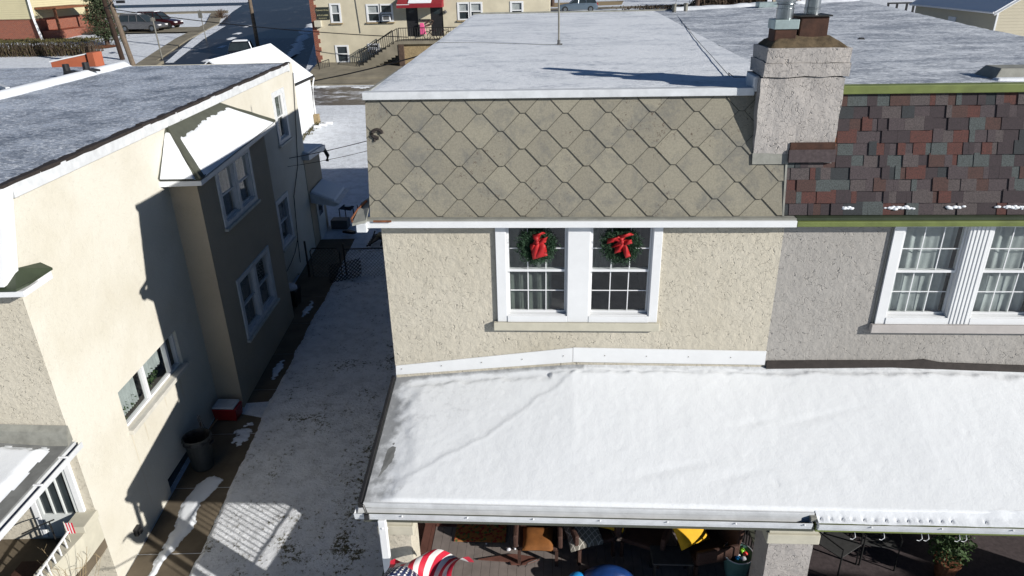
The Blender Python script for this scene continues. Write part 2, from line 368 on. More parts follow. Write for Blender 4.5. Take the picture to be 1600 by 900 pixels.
# ------------------------------------------------------------ terrain
TP = [(-60, -2.2), (0, -1.2), (8.7, -.72), (14, -.3), (18, -.15), (24, .15), (40, 1.2), (54, 2.6), (70, 3.7), (100, 4.8), (150, 5.5), (900, 6.5)]
def T(y):
    for (a, b), (c, d) in zip(TP, TP[1:]):
        if y <= c: return b+(d-b)*(y-a)/(c-a)
    return TP[-1][1]
def ground_poly(name, pts, off, mat, **kw):
    bm = bmesh.new(); bm.faces.new([bm.verts.new((x, y, 0)) for x, y in pts])
    for y, _ in TP: bmesh.ops.bisect_plane(bm, geom=bm.verts[:]+bm.edges[:]+bm.faces[:], plane_co=(0, y, 0), plane_no=(0, 1, 0))
    b = MB(); bm.verts.index_update()
    for v in bm.verts: b.V(v.co.x, v.co.y, T(v.co.y)+off)
    for f in bm.faces:
        ids = [v.index for v in f.verts]
        if f.normal.z < 0: ids = ids[::-1]
        b.face(ids)
    bm.free(); return b.build(name, mat, recalc=False, **kw)
ground_poly('ground', [(-700, -60), (700, -60), (700, 900), (-700, 900)], 0, 'terrain', kind='structure')
def slab(name, pts, h, mat, **kw):      # kerbed slab: raised sheet with side faces
    bm = bmesh.new(); f = bm.faces.new([bm.verts.new((x, y, 0)) for x, y in pts])
    for y, _ in TP: bmesh.ops.bisect_plane(bm, geom=bm.verts[:]+bm.edges[:]+bm.faces[:], plane_co=(0, y, 0), plane_no=(0, 1, 0))
    r = bmesh.ops.extrude_face_region(bm, geom=bm.faces[:]); b = MB()
    topv = {v for v in r['geom'] if isinstance(v, bmesh.types.BMVert)}
    bm.verts.index_update()
    for v in bm.verts: b.V(v.co.x, v.co.y, T(v.co.y)+(h if v in topv else -.05))
    for f in bm.faces: b.face([v.index for v in f.verts])
    bm.free(); return b.build(name, mat, **kw)

def snowfield(xf, x0, x1, y0, y1, res, basez, thick, minth=.004):
    """heightfield of lying snow; thick(x,y)->(thickness, thin 0..1)"""
    nx = max(2, int((x1-x0)/res)); ny = max(2, int((y1-y0)/res)); b = MB(xf); b.thin = []; H = {}
    for i in range(nx+1):
        for j in range(ny+1):
            x = x0+(x1-x0)*i/nx; y = y0+(y1-y0)*j/ny; t, th = thick(x, y); H[i, j] = t
            b.V(x, y, basez(x, y)+max(t, -.012)); b.thin.append(th)
    for i in range(nx):
        for j in range(ny):
            if max(H[i, j], H[i+1, j], H[i, j+1], H[i+1, j+1]) > minth:
                b.face((i*(ny+1)+j, (i+1)*(ny+1)+j, (i+1)*(ny+1)+j+1, i*(ny+1)+j+1))
    return b
def lerp(a, b, t): return a+(b-a)*t
def interp(tab, x):
    if x <= tab[0][0]: return tab[0][1]
    for (a, b), (c, d) in zip(tab, tab[1:]):
        if x <= c: return b+(d-b)*(x-a)/(c-a)
    return tab[-1][1]
def ss(a, b, x): t = max(0, min(1, (x-a)/(b-a))); return t*t*(3-2*t)

# ------------------------------------------------------------ shared builders
def wall(root, xf, a0, a1, z0, z1, holes, mat, name='wall', depth=.16, label=None):
    """wall face in the plane o=0 with real openings; xf(a, o, z), o points outwards"""
    b = MB(xf)
    A = sorted({a0, a1, *[h[0] for h in holes], *[h[1] for h in holes]}); Z = sorted({z0, z1, *[h[2] for h in holes], *[h[3] for h in holes]})
    for i in range(len(A)-1):
        for j in range(len(Z)-1):
            ca, cz = (A[i]+A[i+1])/2, (Z[j]+Z[j+1])/2
            if any(h[0] < ca < h[1] and h[2] < cz < h[3] for h in holes): continue
            b.poly([(A[i], 0, Z[j]), (A[i+1], 0, Z[j]), (A[i+1], 0, Z[j+1]), (A[i], 0, Z[j+1])])
    for h in holes:
        l, r, bo, tp = h; D = -depth
        b.poly([(l, 0, bo), (l, D, bo), (l, D, tp), (l, 0, tp)]); b.poly([(r, 0, bo), (r, D, bo), (r, D, tp), (r, 0, tp)])
        b.poly([(l, 0, bo), (r, 0, bo), (r, D, bo), (l, D, bo)]); b.poly([(l, 0, tp), (r, 0, tp), (r, D, tp), (l, D, tp)])
    return b.build(name, mat, root, recalc=False, label=label)
def sash_window(root, xf, a0, a1, z0, z1, rail=.045, grille=(3, 2), fr='white', curtain='curtain', cpart=None, upper_grille=True, setback=.0):
    """double hung sash filling a0..a1, z0..z1"""
    D = -.05-setback; b = MB(xf); s = .025
    b.box(a0, a0+s, D-.09, D+.05, z0, z1); b.box(a1-s, a1, D-.09, D+.05, z0, z1)
    b.box(a0+s, a1-s, D-.09, D+.05, z1-s, z1); b.box(a0+s, a1-s, D-.09, D+.05, z0, z0+s)
    w = b.build('window', fr, root)
    zm = (z0+z1)/2; l, r = a0+s+.002, a1-s-.002
    sb = MB(xf)
    for (q0, q1, d0, d1) in ((zm-.015, z1-s-.002, D-.015, D+.02), (z0+s+.002, zm+.02, D-.055, D-.018)):
        k = .025; sb.box(l, l+k, d0, d1, q0, q1); sb.box(r-k, r, d0, d1, q0, q1)
        sb.box(l+k, r-k, d0, d1, q0, q0+k+.01); sb.box(l+k, r-k, d0, d1, q1-k, q1)
    sb.build('sash', fr, w)
    g = MB(xf)
    for dd, q0, q1 in ((D+.002, zm+.02, z1-s-.03), (D-.036, z0+s+.03, zm-.01)): g.poly([(l+.03, dd, q0), (r-.03, dd, q0), (r-.03, dd, q1), (l+.03, dd, q1)])
    g.build('pane', 'glass', w)
    if grille:
        gb = MB(xf); n, mm = grille
        for up_, (q0, q1, d) in enumerate((((zm+.025), z1-s-.03, D+.012), (z0+s+.04, zm-.012, D-.026))):
            if up_ == 0 and not upper_grille: pass
            for k in range(1, n): x = lerp(l+.03, r-.03, k/n); gb.box(x-.007, x+.007, d-.006, d, q0, q1)
            for k in range(1, mm): z = lerp(q0, q1, k/mm); gb.box(l+.03, r-.03, d-.005, d+.0005, z-.007, z+.007)
        gb.build('grille', fr, w)
    if curtain:
        c = MB(xf); nn = 60
        cl, crr, z_lo = (l, r, z0+.03)
        if cpart: cl, crr = lerp(l, r, cpart[0]), lerp(l, r, cpart[1]); z_lo = lerp(z0, z1, cpart[2])
        c.grid(lambda u, v: (lerp(cl, crr, u), D-.10+.011*math.sin(u*(crr-cl)*48)+.012*math.sin(u*29+v*2), lerp(z_lo, z1-.02, v)), nn, 4)
        c.build('curtain', curtain, w, smooth=True, recalc=False)
    return w
def box_room(root, xf, a0, a1, z0, z1, depth=1.6):
    b = MB(xf); d0, d1 = -.17, -depth
    P = [(a0, d0, z0), (a1, d0, z0), (a1, d0, z1), (a0, d0, z1), (a0, d1, z0), (a1, d1, z0), (a1, d1, z1), (a0, d1, z1)]
    i = [b.V(*p) for p in P]
    for q in ((4, 5, 6, 7), (0, 1, 5, 4), (2, 3, 7, 6), (1, 2, 6, 5), (0, 3, 7, 4)): b.face([i[k] for k in q])
    return b.build('room_interior', 'room', root, recalc=False)

# ============================================================ CREAM TWIN HOUSE
FY = 9.22
def FC(a, o, z): return (a, FY-o, z)
XL, XP, XR = -2.4, 3.19, 9.25
cream = thing('row_house', 'cream stucco twin house with grey diamond shingled mansard and two wreaths in its window', 'house', (.4, 9.22, -.7))
holes = [(-.66, .24, 4.64, 6.06), (.52, 1.42, 4.64, 6.06)]
wall(cream, FC, XL, XP-.02, -1.0, 6.2, holes, 'stucco_cream')
b = MB(); b.poly([(XL, FY, -1), (XL, 23.6, -1), (XL, 23.6, 7.7), (XL, FY+.36, 7.7), (XL, FY, 6.2)])
b.poly([(XL, 23.6, -1), (XR, 23.6, -1), (XR, 23.6, 7.7), (XL, 23.6, 7.7)]); b.build('side_wall', 'stucco_cream', cream, recalc=False)
for a0, a1, zc in ((-.655, .235, .35), (.525, 1.415, None)):
    sash_window(cream, FC, a0, a1, 4.66, 6.08, setback=-.03, curtain='curtain_dark' , cpart=(0, .75, .0) if zc else (0.02, .4, .45), upper_grille=True)
box_room(cream, FC, -.67, 1.43, 4.6, 6.1)
b = MB(FC); Z0, Z1 = 4.57, 6.1
b.box(-.79, -.645, 0, .045, Z0, Z1); b.box(1.405, 1.53, 0, .045, Z0, Z1); b.box(.225, .535, 0, .05, Z0, Z1)
b.box(-.645, .225, 0, .055, Z0, 4.67); b.box(.535, 1.405, 0, .055, Z0, 4.67)
b.build('window_trim', 'white', cream, bev=.006)
MB(FC).box(-.85, 1.57, 0, .085, 4.44, 4.567).build('window_sill', 'sill', cream, bev=.008)

# ---- mansard with diamond shingles
def MANS(x, o, z):             # o = distance off the sloped plane
    y = 9.2+.37*(z-6.2)/1.52; return (x, y-o*.972, z+o*.236)
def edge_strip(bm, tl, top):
    # narrow dark strip along the exposed lower edges of one shingle
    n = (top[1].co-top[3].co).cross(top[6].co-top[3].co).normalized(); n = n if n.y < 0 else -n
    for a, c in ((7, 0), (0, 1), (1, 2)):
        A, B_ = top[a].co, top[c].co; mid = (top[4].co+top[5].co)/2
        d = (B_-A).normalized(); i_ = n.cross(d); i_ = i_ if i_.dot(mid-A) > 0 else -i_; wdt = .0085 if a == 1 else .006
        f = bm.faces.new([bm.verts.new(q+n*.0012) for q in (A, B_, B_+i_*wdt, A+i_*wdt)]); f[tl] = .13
def diamonds(x0, x1, z0, z1):
    p, h, wd = .2885, .2235, .07; b = MB(); TOP = 7.532
    bm = bmesh.new(); tl = bm.faces.layers.float.new('tint')
    for r in range(-2, 9):
        for c in range(-8, 16):
            cx = -2.125+2*p*c+(p if r % 2 else 0); cz = TOP-h*r
            if cx < x0-.4 or cx > x1+.4: continue
            jx, jz, ji = random.gauss(0, .004), random.gauss(0, .004), random.gauss(0, .0012)
            pts = [(-wd/2, 0), (wd/2, 0), (p-wd/2, h), (p+.01, h+.03), (wd/2, 2*h+.03), (-wd/2, 2*h+.03), (-p-.01, h+.03), (-p+wd/2, h)]
            tt = random.random()
            top = []; bot = []
            for (px, pz) in pts:
                o = .022-.017*(pz/(2*h))+ji+px*random.uniform(-.006, .006)
                q = MANS(cx+px+jx, o, cz+pz+jz); top.append(bm.verts.new(q))
                q = MANS(cx+px+jx, o-.012, cz+pz+jz); bot.append(bm.verts.new(q))
            fs = [bm.faces.new(top)]+[bm.faces.new((top[k], bot[k], bot[(k+1) % 8], top[(k+1) % 8])) for k in range(8)]
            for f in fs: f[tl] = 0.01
            fs[0][tl] = .25+.7*tt
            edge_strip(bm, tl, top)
    for co, no in (((x0, 0, 0), (-1, 0, 0)), ((x1, 0, 0), (1, 0, 0)), ((0, 0, z0), (0, 0, -1)), ((0, 0, z1), (0, 0, 1))):
        bmesh.ops.bisect_plane(bm, geom=bm.verts[:]+bm.edges[:]+bm.faces[:], plane_co=co, plane_no=no, clear_outer=True)
    bm.verts.index_update()
    for v in bm.verts: b.v.append(v.co.copy())
    for f in bm.faces: b.t = f[tl]; b.face([v.index for v in f.verts])
    bm.free(); return b
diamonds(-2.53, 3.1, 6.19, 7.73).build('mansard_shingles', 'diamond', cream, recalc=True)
b = MB(MANS); b.box(-2.52, 3.12, -.1, -.006, 6.16, 7.74); b.build('mansard_backing', 'tar', cream)
# bits of dirt and peeled paint on the mansard
b = MB(MANS)
b.tube([(-2.38+.07*math.cos(a), .022, 7.29+.055*math.sin(a)) for a in [x*.5 for x in range(0, 11)]], [.024]*11, 6)
b.tube([(-2.40, .022, 7.27), (-2.42, .022, 7.19)], .016, 6); b.build('tar_patch', 'tar', cream)
b = MB(); b.box(-2.7, 3.27, 9.05, 9.215, 6.075, 6.165); b.build('fascia', 'white', cream, bev=.006)
b = MB(); b.box(-2.56, 3.27, 9.09, 9.2, 6.167, 6.19); b.build('drip_edge', 'flash_grey', cream)
b = MB(); b.prism([(-2.55, 9.03, 6.2), (-2.74, 9.0, 6.16), (-2.76, 9.1, 6.15), (-2.70, 9.42, 6.33), (-2.55, 9.42, 6.42)], (0, 0, -.035)); b.build('eave_return', 'flash_grey', cream)
b = MB(); b.box(-2.70, -2.55, 9.02, 9.35, 6.02, 6.15); b.build('gutter_end', 'white_dirty', cream, bev=.01)
b = MB(); b.tube([(-2.74, 9.04, 6.17), (-2.78, 9.12, 6.18), (-2.72, 9.3, 6.27), (-2.6, 9.36, 6.38)], .018, 6); b.box(-2.45, -2.2, 9.02, 9.04, 6.17, 6.195); b.build('rust_stain_flashing', 'rust', cream)
b = MB(); b.box(-2.55, 2.63, 9.50, 9.66, 7.735, 7.835); b.build('roof_edge_trim', 'white_dirty', cream, bev=.008)
b = MB(); b.box(-2.54, -2.5, 9.67, 23.7, 7.7, 7.83); b.build('side_roof_trim', 'flash_grey', cream)
b = MB(); b.box(-2.5, 4.2, 23.66, 23.78, 7.8, 8.06); b.build('rear_parapet_trim', 'flash_grey', cream)
def zroof(x, y): return 7.80+.014*(y-9.6)+(.2*max(0, (x-3.2)/6)*ss(15, 23.7, y))
b = MB(); b.grid(lambda u, v: (lerp(-2.5, 3.19, u), lerp(9.6, 23.7, v), zroof(lerp(-2.5, 3.19, u), lerp(9.6, 23.7, v))-.01), 4, 20); b.build('roof', 'roof_membrane', cream, recalc=False)
def thk_l(x, y):
    e = min(ss(9.62, 9.85, y), ss(-2.5, -2.35, x)); n = fn(x*.6, y*1.4, 3)
    dark = ss(.25, .6, fn(x*.25, y*1.1, 9))*.45
    if 19.3+fn(x, 0)*.4 < y < 20.6 and x < 1.2+fn(y, x, 4) : dark = .45+.4*fn(x*1.3, y*4, 2)
    return .022*e+.006*n+.012*(1-ss(0, .2, x+2.5)), dark
snowfield(idt, -2.5, 3.19, 9.6, 23.68, .07, zroof, thk_l, -1).build('roof_snow', 'snow_roof', None, smooth=True, recalc=False, kind='stuff', label='thin wind streaked snow on the cream house flat roof')

# ============================================================ GREY TWIN HOUSE
grey = thing('row_house', 'grey stucco twin house with plum asphalt shingled mansard and olive green trim', 'house', (6.2, 9.22, -.7))
holes = [(4.74, 5.62, 4.64, 6.07), (5.90, 6.77, 4.64, 6.07)]
wall(grey, FC, XP-.02, XR, -1.0, 6.2, holes, 'stucco_grey')
b = MB(); b.poly([(XR, FY, -1), (XR, 23.6, -1), (XR, 23.6, 7.7), (XR, FY+.36, 7.7), (XR, FY, 6.2)]); b.build('side_wall', 'stucco_grey', grey, recalc=False)
for a0, a1 in ((4.745, 5.615), (5.905, 6.765)): sash_window(grey, FC, a0, a1, 4.66, 6.07, setback=-.03, curtain='curtain', cpart=(0, .95, 0))
box_room(grey, FC, 4.7, 6.8, 4.6, 6.1)
b = MB(FC); b.box(4.62, 4.755, 0, .045, Z0, Z1); b.box(6.755, 6.9, 0, .045, Z0, Z1)
b.box(5.605, 5.915, 0, .05, Z0, Z1)
for k in range(5): b.box(5.64+k*.052, 5.668+k*.052, .05, .058, Z0+.01, Z1)
b.box(4.755, 5.605, 0, .055, Z0, 4.67); b.box(5.915, 6.755, 0, .055, Z0, 4.67); b.build('window_trim', 'white', grey, bev=.006)
MB(FC).box(4.57, 6.95, 0, .085, 4.44, 4.567).build('window_sill', 'sill_grey', grey, bev=.008)
b = MB(FC); b.tube([(4.60, .012, 4.55), (4.595, .012, 5.2), (4.605, .012, 6.1)], .012, 5); b.build('caulk_line', 'flash_grey', grey)
def tabs():
    b = MB(MANS); n = 10; hh = 1.53/n
    for r in range(n):
        z0 = 6.2+r*hh; x = 3.12-random.random()*.25
        while x < XR:
            wd = random.choice((.07, .1, .13, .16, .2, .25)); x1 = min(x+wd, XR); o = random.choice((.004, .011, .018))+.006
            b.t = random.random()*.98+.01
            if x1 > 3.12:
                xa = max(x, 3.12); zt = z0+hh+.02
                b.hexa([(xa+.001, 0, z0), (x1-.001, 0, z0), (x1-.001, -.006, zt), (xa+.001, -.006, zt), (xa+.001, o, z0), (x1-.001, o, z0), (x1-.001, o-.009, zt), (xa+.001, o-.009, zt)])
            x = x1
    return b
tabs().build('mansard_shingles', 'asphalt_shingle', grey)
b = MB(MANS); b.box(3.12, XR, -.1, -.008, 6.16, 7.74); b.build('mansard_backing', 'tar', grey)
b = MB(MANS); b.box(3.1, 3.125, -.01, .025, 6.19, 7.0); b.build('seam_strip', 'flash_grey', grey)
b = MB(); b.box(3.272, XR, 9.05, 9.2, 6.08, 6.155); b.build('gutter', 'green_trim', grey, bev=.01)
b = MB(); b.box(3.272, XR, 9.09, 9.2, 6.157, 6.195); b.build('drip_edge', 'dark_green', grey)
b = MB(); b.box(3.66, XR, 9.5, 9.66, 7.735, 7.84); b.build('roof_edge_trim', 'green_trim', grey, bev=.008)
b = MB(); b.box(XR, XR+.06, 9.5, 23.7, 7.72, 7.86); b.build('side_roof_trim', 'green_trim', grey)
b = MB(); b.grid(lambda u, v: (lerp(3.19, XR, u), lerp(9.6, 23.7, v), zroof(lerp(3.19, XR, u), lerp(9.6, 23.7, v))-.01), 8, 20); b.build('roof', 'roof_membrane', grey, recalc=False)
def thk_r(x, y):
    n = fn(x*.5, y*1.6, 7); e = ss(9.62, 9.8, y)
    far = ss(17.5, 23, y)
    d = .5-.62*far-.25*ss(8.3, 9.2, x)-.5*(1-ss(9.6, 10.1, y))+.3*n
    if (x > 8.2 and y > 12) or y > 20:
        if fn(x*3.1, y*3.3, 5) > .42: d = .75
    return .02*e+.012*fn(x*1.1, y*2.2, 5), max(0, d)*.75
snowfield(idt, 3.19, XR, 9.6, 23.68, .07, zroof, thk_r, -1).build('roof_snow', 'snow_roof_right', None, smooth=True, recalc=False, kind='stuff', label='icy grey snow on the grey house flat roof')
# low ridge of deeper snow along the party line and the rear edge
snowfield(idt, 3.7, XR, 23.2, 23.9, .06, lambda x, y: zroof(x, y), lambda x, y: (.10*ss(0, .25, .35-abs(y-23.55))+.03*fn(x*2, y*2, 1), 0)).build('roof_edge_snow', 'snow', None, smooth=True, recalc=False, kind='stuff', label='bank of snow along the rear roof edge')
b = MB(MANS)
for cx, L in ((3.95, .16), (4.62, .36), (5.33, .24), (6.05, .42), (6.9, .3)):
    for k in range(int(L*110)):
        x = cx+random.triangular(-L, L, 0)*.6; z = 6.295+random.gauss(0, .009); q = random.uniform(.012, .026)
        b.grid(lambda u, v: (x+q*1.5*math.cos(v*6.283)*math.sin(u*1.57), .014+q*.8*math.cos(u*1.57), z+q*.7*math.sin(v*6.283)*math.sin(u*1.57)), 4, 8)
b.build('snow_clumps', 'snow', None, smooth=True, kind='stuff', label='small snow clumps caught on the plum shingles')

# ---- chimney
chim = thing('chimney', 'broad grey stucco chimney with two metal flues between the two mansards', 'chimney', (3.2, 9.7, 6.6))
def lumpy(b0, amp):
    for i, p in enumerate(b0.v):
        b0.v[i] = p+Vector((noise.noise(p*4+Vector((9, 0, 0))), noise.noise(p*4), noise.noise(p*4+Vector((0, 7, 0)))))*amp
    return b0
def brick_ring(x0, x1, y0, y1, z0, z1, n=10):
    b = MB(); per = [(x0, y0), (x1, y0), (x1, y1), (x0, y1)]; nz = max(1, int((z1-z0)/.08))
    pts = []
    for k in range(4):
        a, c = per[k], per[(k+1) % 4]
        for j in range(n): pts.append((lerp(a[0], c[0], j/n), lerp(a[1], c[1], j/n)))
    rings = [[b.V(p[0], p[1], lerp(z0, z1, i/nz)) for p in pts] for i in range(nz+1)]
    for i in range(nz):
        for j in range(len(pts)): b.face((rings[i][j], rings[i][(j+1) % len(pts)], rings[i+1][(j+1) % len(pts)], rings[i+1][j]))
    b.face(rings[0][::-1]); b.face(rings[-1]); return b
lumpy(brick_ring(2.66, 3.70, 9.36, 10.12, 6.6, 7.97), .02).build('lower_stack', 'stucco_chimney', chim)
lumpy(brick_ring(2.675, 3.735, 9.34, 10.06, 7.985, 8.155), .022).build('middle_stack', 'stucco_chimney', chim)
lumpy(brick_ring(2.69, 3.72, 9.355, 10.02, 8.16, 8.33), .022).build('upper_stack', 'stucco_chimney', chim)
b = MB(); A = (2.71, 3.70, 9.38, 10.0); nu = 26
def crown(u, v):
    x = lerp(A[0], A[1], u); y = lerp(A[2], A[3], v); e = min(u, 1-u)*1.03/.22; e2 = min(v, 1-v)*.66/.2
    h = min(1, min(e, e2)); return (x+.01*noise.noise(Vector((x*9, y*9, 1))), y, 8.31+.15*h**.7+.025*fn(x*3, y*3, 2))
b.grid(crown, nu, nu); b.build('mortar_crown', 'mortar', chim, smooth=True, recalc=False)
b = MB(); b.box(2.79, 3.06, 9.5, 9.78, 8.36, 8.54); b.build('flue_tile', 'rust_dark', chim, bev=.01)
b = MB(); b.frustum((3.1, 3.46, 9.55, 9.92), 8.36, (3.12, 3.46, 9.56, 9.92), 8.68); b.build('flue_tile', 'rust_dark', chim, bev=.01)
b = MB(); b.box(2.775, 3.075, 9.485, 9.795, 8.542, 8.655); b.build('flue_collar', 'steel_dull', chim, bev=.006)
b = MB(); b.box(3.085, 3.485, 9.53, 9.945, 8.682, 8.70); b.build('flue_plate', 'black_metal', chim)
pc = (2.925, 9.64, 8.657)
MB().lathe(pc, [(.105, 0), (.105, .12), (.112, .122), (.112, .126), (.10, .128), (.10, .17), (.15, .172), (.11, .18), (.11, .2), (.13, .205), (.135, .3), (.18, .31), (.18, .318), (.05, .36), (.05, .4), (.01, .41)], 24).build('flue_pipe', 'steel', chim, smooth=False)
pc = (3.29, 9.74, 8.702)
MB().lathe(pc, [(.095, 0), (.095, .06), (.1, .065), (.1, .08), (.093, .085), (.093, .2), (.1, .205), (.115, .22), (.115, .55), (.1, .56), (.1, .7)], 24).build('flue_pipe', 'steel', chim)
b = MB(); b.box(3.13, 3.71, 9.335, 9.36, 7.05, 7.15); b.build('step_flashing', 'rust_dark', chim, bev=.004)
b = MB(MANS); b.box(3.12, 3.72, .0, .085, 6.88, 7.04); b.build('apron_flashing', 'shingle_dark', chim)
b = MB(MANS); b.box(2.66, 3.13, .026, .036, 6.86, 7.0); b.build('lead_flashing', 'flash_grey', chim)
b = MB(); b.tube([(3.705, 9.35, 7.1), (3.715, 9.42, 7.2), (3.71, 9.5, 7.5), (3.705, 9.56, 7.75)], .016, 5); b.build('side_flashing', 'rust', chim)
b = MB(); b.box(2.60, 2.68, 9.5, 9.9, 7.78, 7.98); b.build('roof_flashing', 'white_dirty', chim, bev=.02)

# ---- roof fittings
t = thing('antenna_mast', 'thin grey mast standing on the snowy cream house roof', 'mast', (.13, 14.84, zroof(0, 14.8)))
MB().tube([(.13, 14.84, 7.85), (.12, 14.84, 9.9)], .018, 8).build('pole', 'galv_post', t)
b = MB(); b.lathe((.13, 14.84, 7.87), [(.06, 0), (.06, .02), (.03, .05), (.03, .12)], 12); b.box(.09, .2, 14.8, 14.88, 7.88, 7.92); b.build('base', 'wire_grey', t)
b = MB(); b.tube([(.13, 14.84, 7.9), (-.4, 15.0, 7.9), (-1.3, 15.4, 7.905), (-2.45, 15.6, 7.91)], .006, 4); tag(b.build('cable', 'wire_grey', None), 'loose wire running left from the mast across the snow', 'cable')
b = MB(); b.tube([(2.62, 10.0, 7.9), (2.5, 10.15, 7.88), (2.44, 10.22, 7.93), (2.5, 10.4, 7.86), (2.66, 12.2, 7.885), (2.95, 15.5, 7.92), (3.2, 18, 7.95), (3.62, 22.3, 8.0), (3.78, 23.6, 8.15), (4.4, 27, 8.3), (6, 60, 9.5)], .006, 4)
tag(b.build('cable', 'wire_grey', None), 'wire running from the chimney to the rear roof edge', 'cable')
for x, y, tx in ((3.66, 22.9, 'left of the two small pipe vents at the rear roof edge'), (4.02, 23.0, 'right of the two small pipe vents at the rear roof edge')):
    b = MB(); b.lathe((x, y, zroof(x, y)-.02), [(.06, 0), (.06, .22), (.075, .23), (.075, .26), (.02, .27)], 12); tag(b.build('vent_pipe', 'galv_post', None), tx, 'vent', 'small roof vent pipes')
b = MB(); b.box(6.1, 6.7, 22.7, 23.1, 8.1, 8.25); tag(b.build('roof_vent', 'steel_dull', None, bev=.02), 'grey box vent at the back of the roof behind the left flue', 'vent')
t = thing('roof_hatch', 'dark low roof hatch with snow at the right end of the grey house roof', 'roof hatch', (6.25, 10.2, 7.8))
MB().frustum((5.86, 6.9, 9.95, 10.5), 7.8, (5.98, 6.8, 10.05, 10.42), 7.96).build('hatch_lid', 'flash_grey', t, bev=.01)
MB().frustum((5.8, 6.95, 9.78, 9.98), 7.8, (5.86, 6.9, 9.84, 9.96), 7.86).build('hatch_snow', 'snow', t, bev=.02)
b = MB(); b.frustum((6.0, 6.16, 14.9, 15.02), 7.87, (6.05, 6.12, 14.93, 14.98), 7.93); tag(b.build('debris', 'black', None), 'small dark scrap lying on the icy roof snow', 'debris')

# ---- wreaths
def wreath(cx, cz, kind, label):
    y = FY+.0; t = thing('wreath', label, 'wreath', (cx, y, cz-.25), 'Christmas wreaths on the cream house window')
    b = MB()
    for k in range(4200):
        a = random.random()*6.283; rr = .178+random.gauss(0, .05); d = Vector((math.cos(a), 0, math.sin(a)))
        q = Vector((cx, y-.02, cz))+d*rr+Vector((0, random.uniform(-.04, .05), 0))
        dd = (d*random.uniform(-.2, 1)+Vector((random.gauss(0, .5), -abs(random.gauss(0, .5)), random.gauss(0, .5)))).normalized()
        e = q+dd*random.uniform(.02, .05); s = dd.orthogonal().normalized()*.008; kk = len(b.v)
        b.v += [q-s, q+s, e]; b.face((kk, kk+1, kk+2))
    b.build('needles', 'wreath', t, recalc=False)
    b = MB(); b.tube([(cx+.165*math.cos(k*.3), y-.01, cz+.165*math.sin(k*.3)) for k in range(22)], .035, 6); b.build('ring', 'wreath', t)
    def strip(pts, wd, nm='ribbon'):
        b = MB(); n = len(pts)-1
        def f(u, v):
            k = min(n-1, int(u*n)); q = u*n-k; p = [lerp(pts[k][i], pts[k+1][i], q) for i in range(3)]
            ww = wd*(.45+.75*min(1, u*2.2))
            return (cx+p[0]+(v-.5)*ww*p[2], y-.07-.02*math.sin(u*9+v*4)-.03*math.sin(v*3.1), cz+p[1]+(v-.5)*ww*.3)
        b.grid(f, 14, 5); b.build(nm, 'ribbon', t, smooth=True, recalc=False, solid=.004)
    if kind == 0:
        strip([(.0, .12, 1), (.05, .0, 1), (.06, -.15, 1.2)], .12); strip([(.0, .12, 1), (-.03, .02, 1), (.0, -.17, 1)], .10)
        strip([(.0, .1, 1), (.0, .2, .8), (.05, .18, .9)], .13); strip([(.02, .1, 1), (.09, .14, 1), (.07, .05, .9)], .1); strip([(0, .08, 1), (-.06, .04, .9), (-.05, -.04, .6)], .08)
    else:
        strip([(.0, .08, 1), (-.12, .13, 1), (-.13, .06, 1)], .12); strip([(.0, .08, 1), (.02, .18, 1), (.09, .15, 1)], .12)
        strip([(.0, .08, 1), (.05, -.03, .8), (.1, -.16, .8)], .075); strip([(.0, .08, 1), (-.03, -.0, 1), (-.04, -.09, 1)], .09); strip([(.0, .08, 1), (.08, .09, 1), (.1, .03, .9)], .09); strip([(0, .1, 1), (-.06, .02, 1), (-.1, .0, .8)], .1)
    b = MB(); b.lathe((cx, y-.1, cz+.07), [(.005, -.03), (.03, -.01), (.03, .02), (.005, .035)], 10); b.build('knot', 'ribbon', t, smooth=True)
wreath(-.205, 5.76, 0, 'green pine wreath with long drooping red bow in the left sash')
wreath(.965, 5.77, 1, 'green pine wreath with wide two-looped red bow in the right sash')

# ============================================================ FRONT PORCH
def zback(x): return interp([(-2.45, 3.56), (-1.2, 3.69), (.32, 3.83), (3.2, 3.82), (5, 3.86), (6.9, 3.80), (9.3, 3.70)], x)
def zpor(x, y): return lerp(3.10-.006*max(0, x), zback(x), (y-6.93)/(FY-6.93))
porch = thing('porch', 'front porch of the cream house under a snow covered roof with white gutter', 'porch', (.4, 7, -.9))
porch2 = thing('porch', 'front porch of the grey house with green edged gutter full of snow', 'porch', (6, 7, -.9))
for root, a, c in ((porch, -2.42, 3.25), (porch2, 3.25, 9.3)):
    b = MB()
    for k in range(8):
        x0, x1 = lerp(a, c, k/8), lerp(a, c, (k+1)/8)
        b.hexa([(x0, 6.95, 2.98), (x1, 6.95, 2.98), (x1, FY-.01, 2.98), (x0, FY-.01, 2.98), (x0, 6.95, zpor(x0, 6.95)-.012), (x1, 6.95, zpor(x1, 6.95)-.012), (x1, FY-.01, zback(x1)-.012), (x0, FY-.01, zback(x0)-.012)])
    b.build('roof', 'roof_membrane', root)
    b = MB(); b.box(a+(.03 if a < 0 else 0), c, 6.94, 9.2, 2.9, 2.978); b.build('ceiling', 'offwhite', root)
    b = MB(); b.box(a+.02, c, 6.84, 6.93, 2.87, 2.975); b.build('eave_beam', 'olive_beam' if a < 0 else 'green_trim', root, bev=.005)
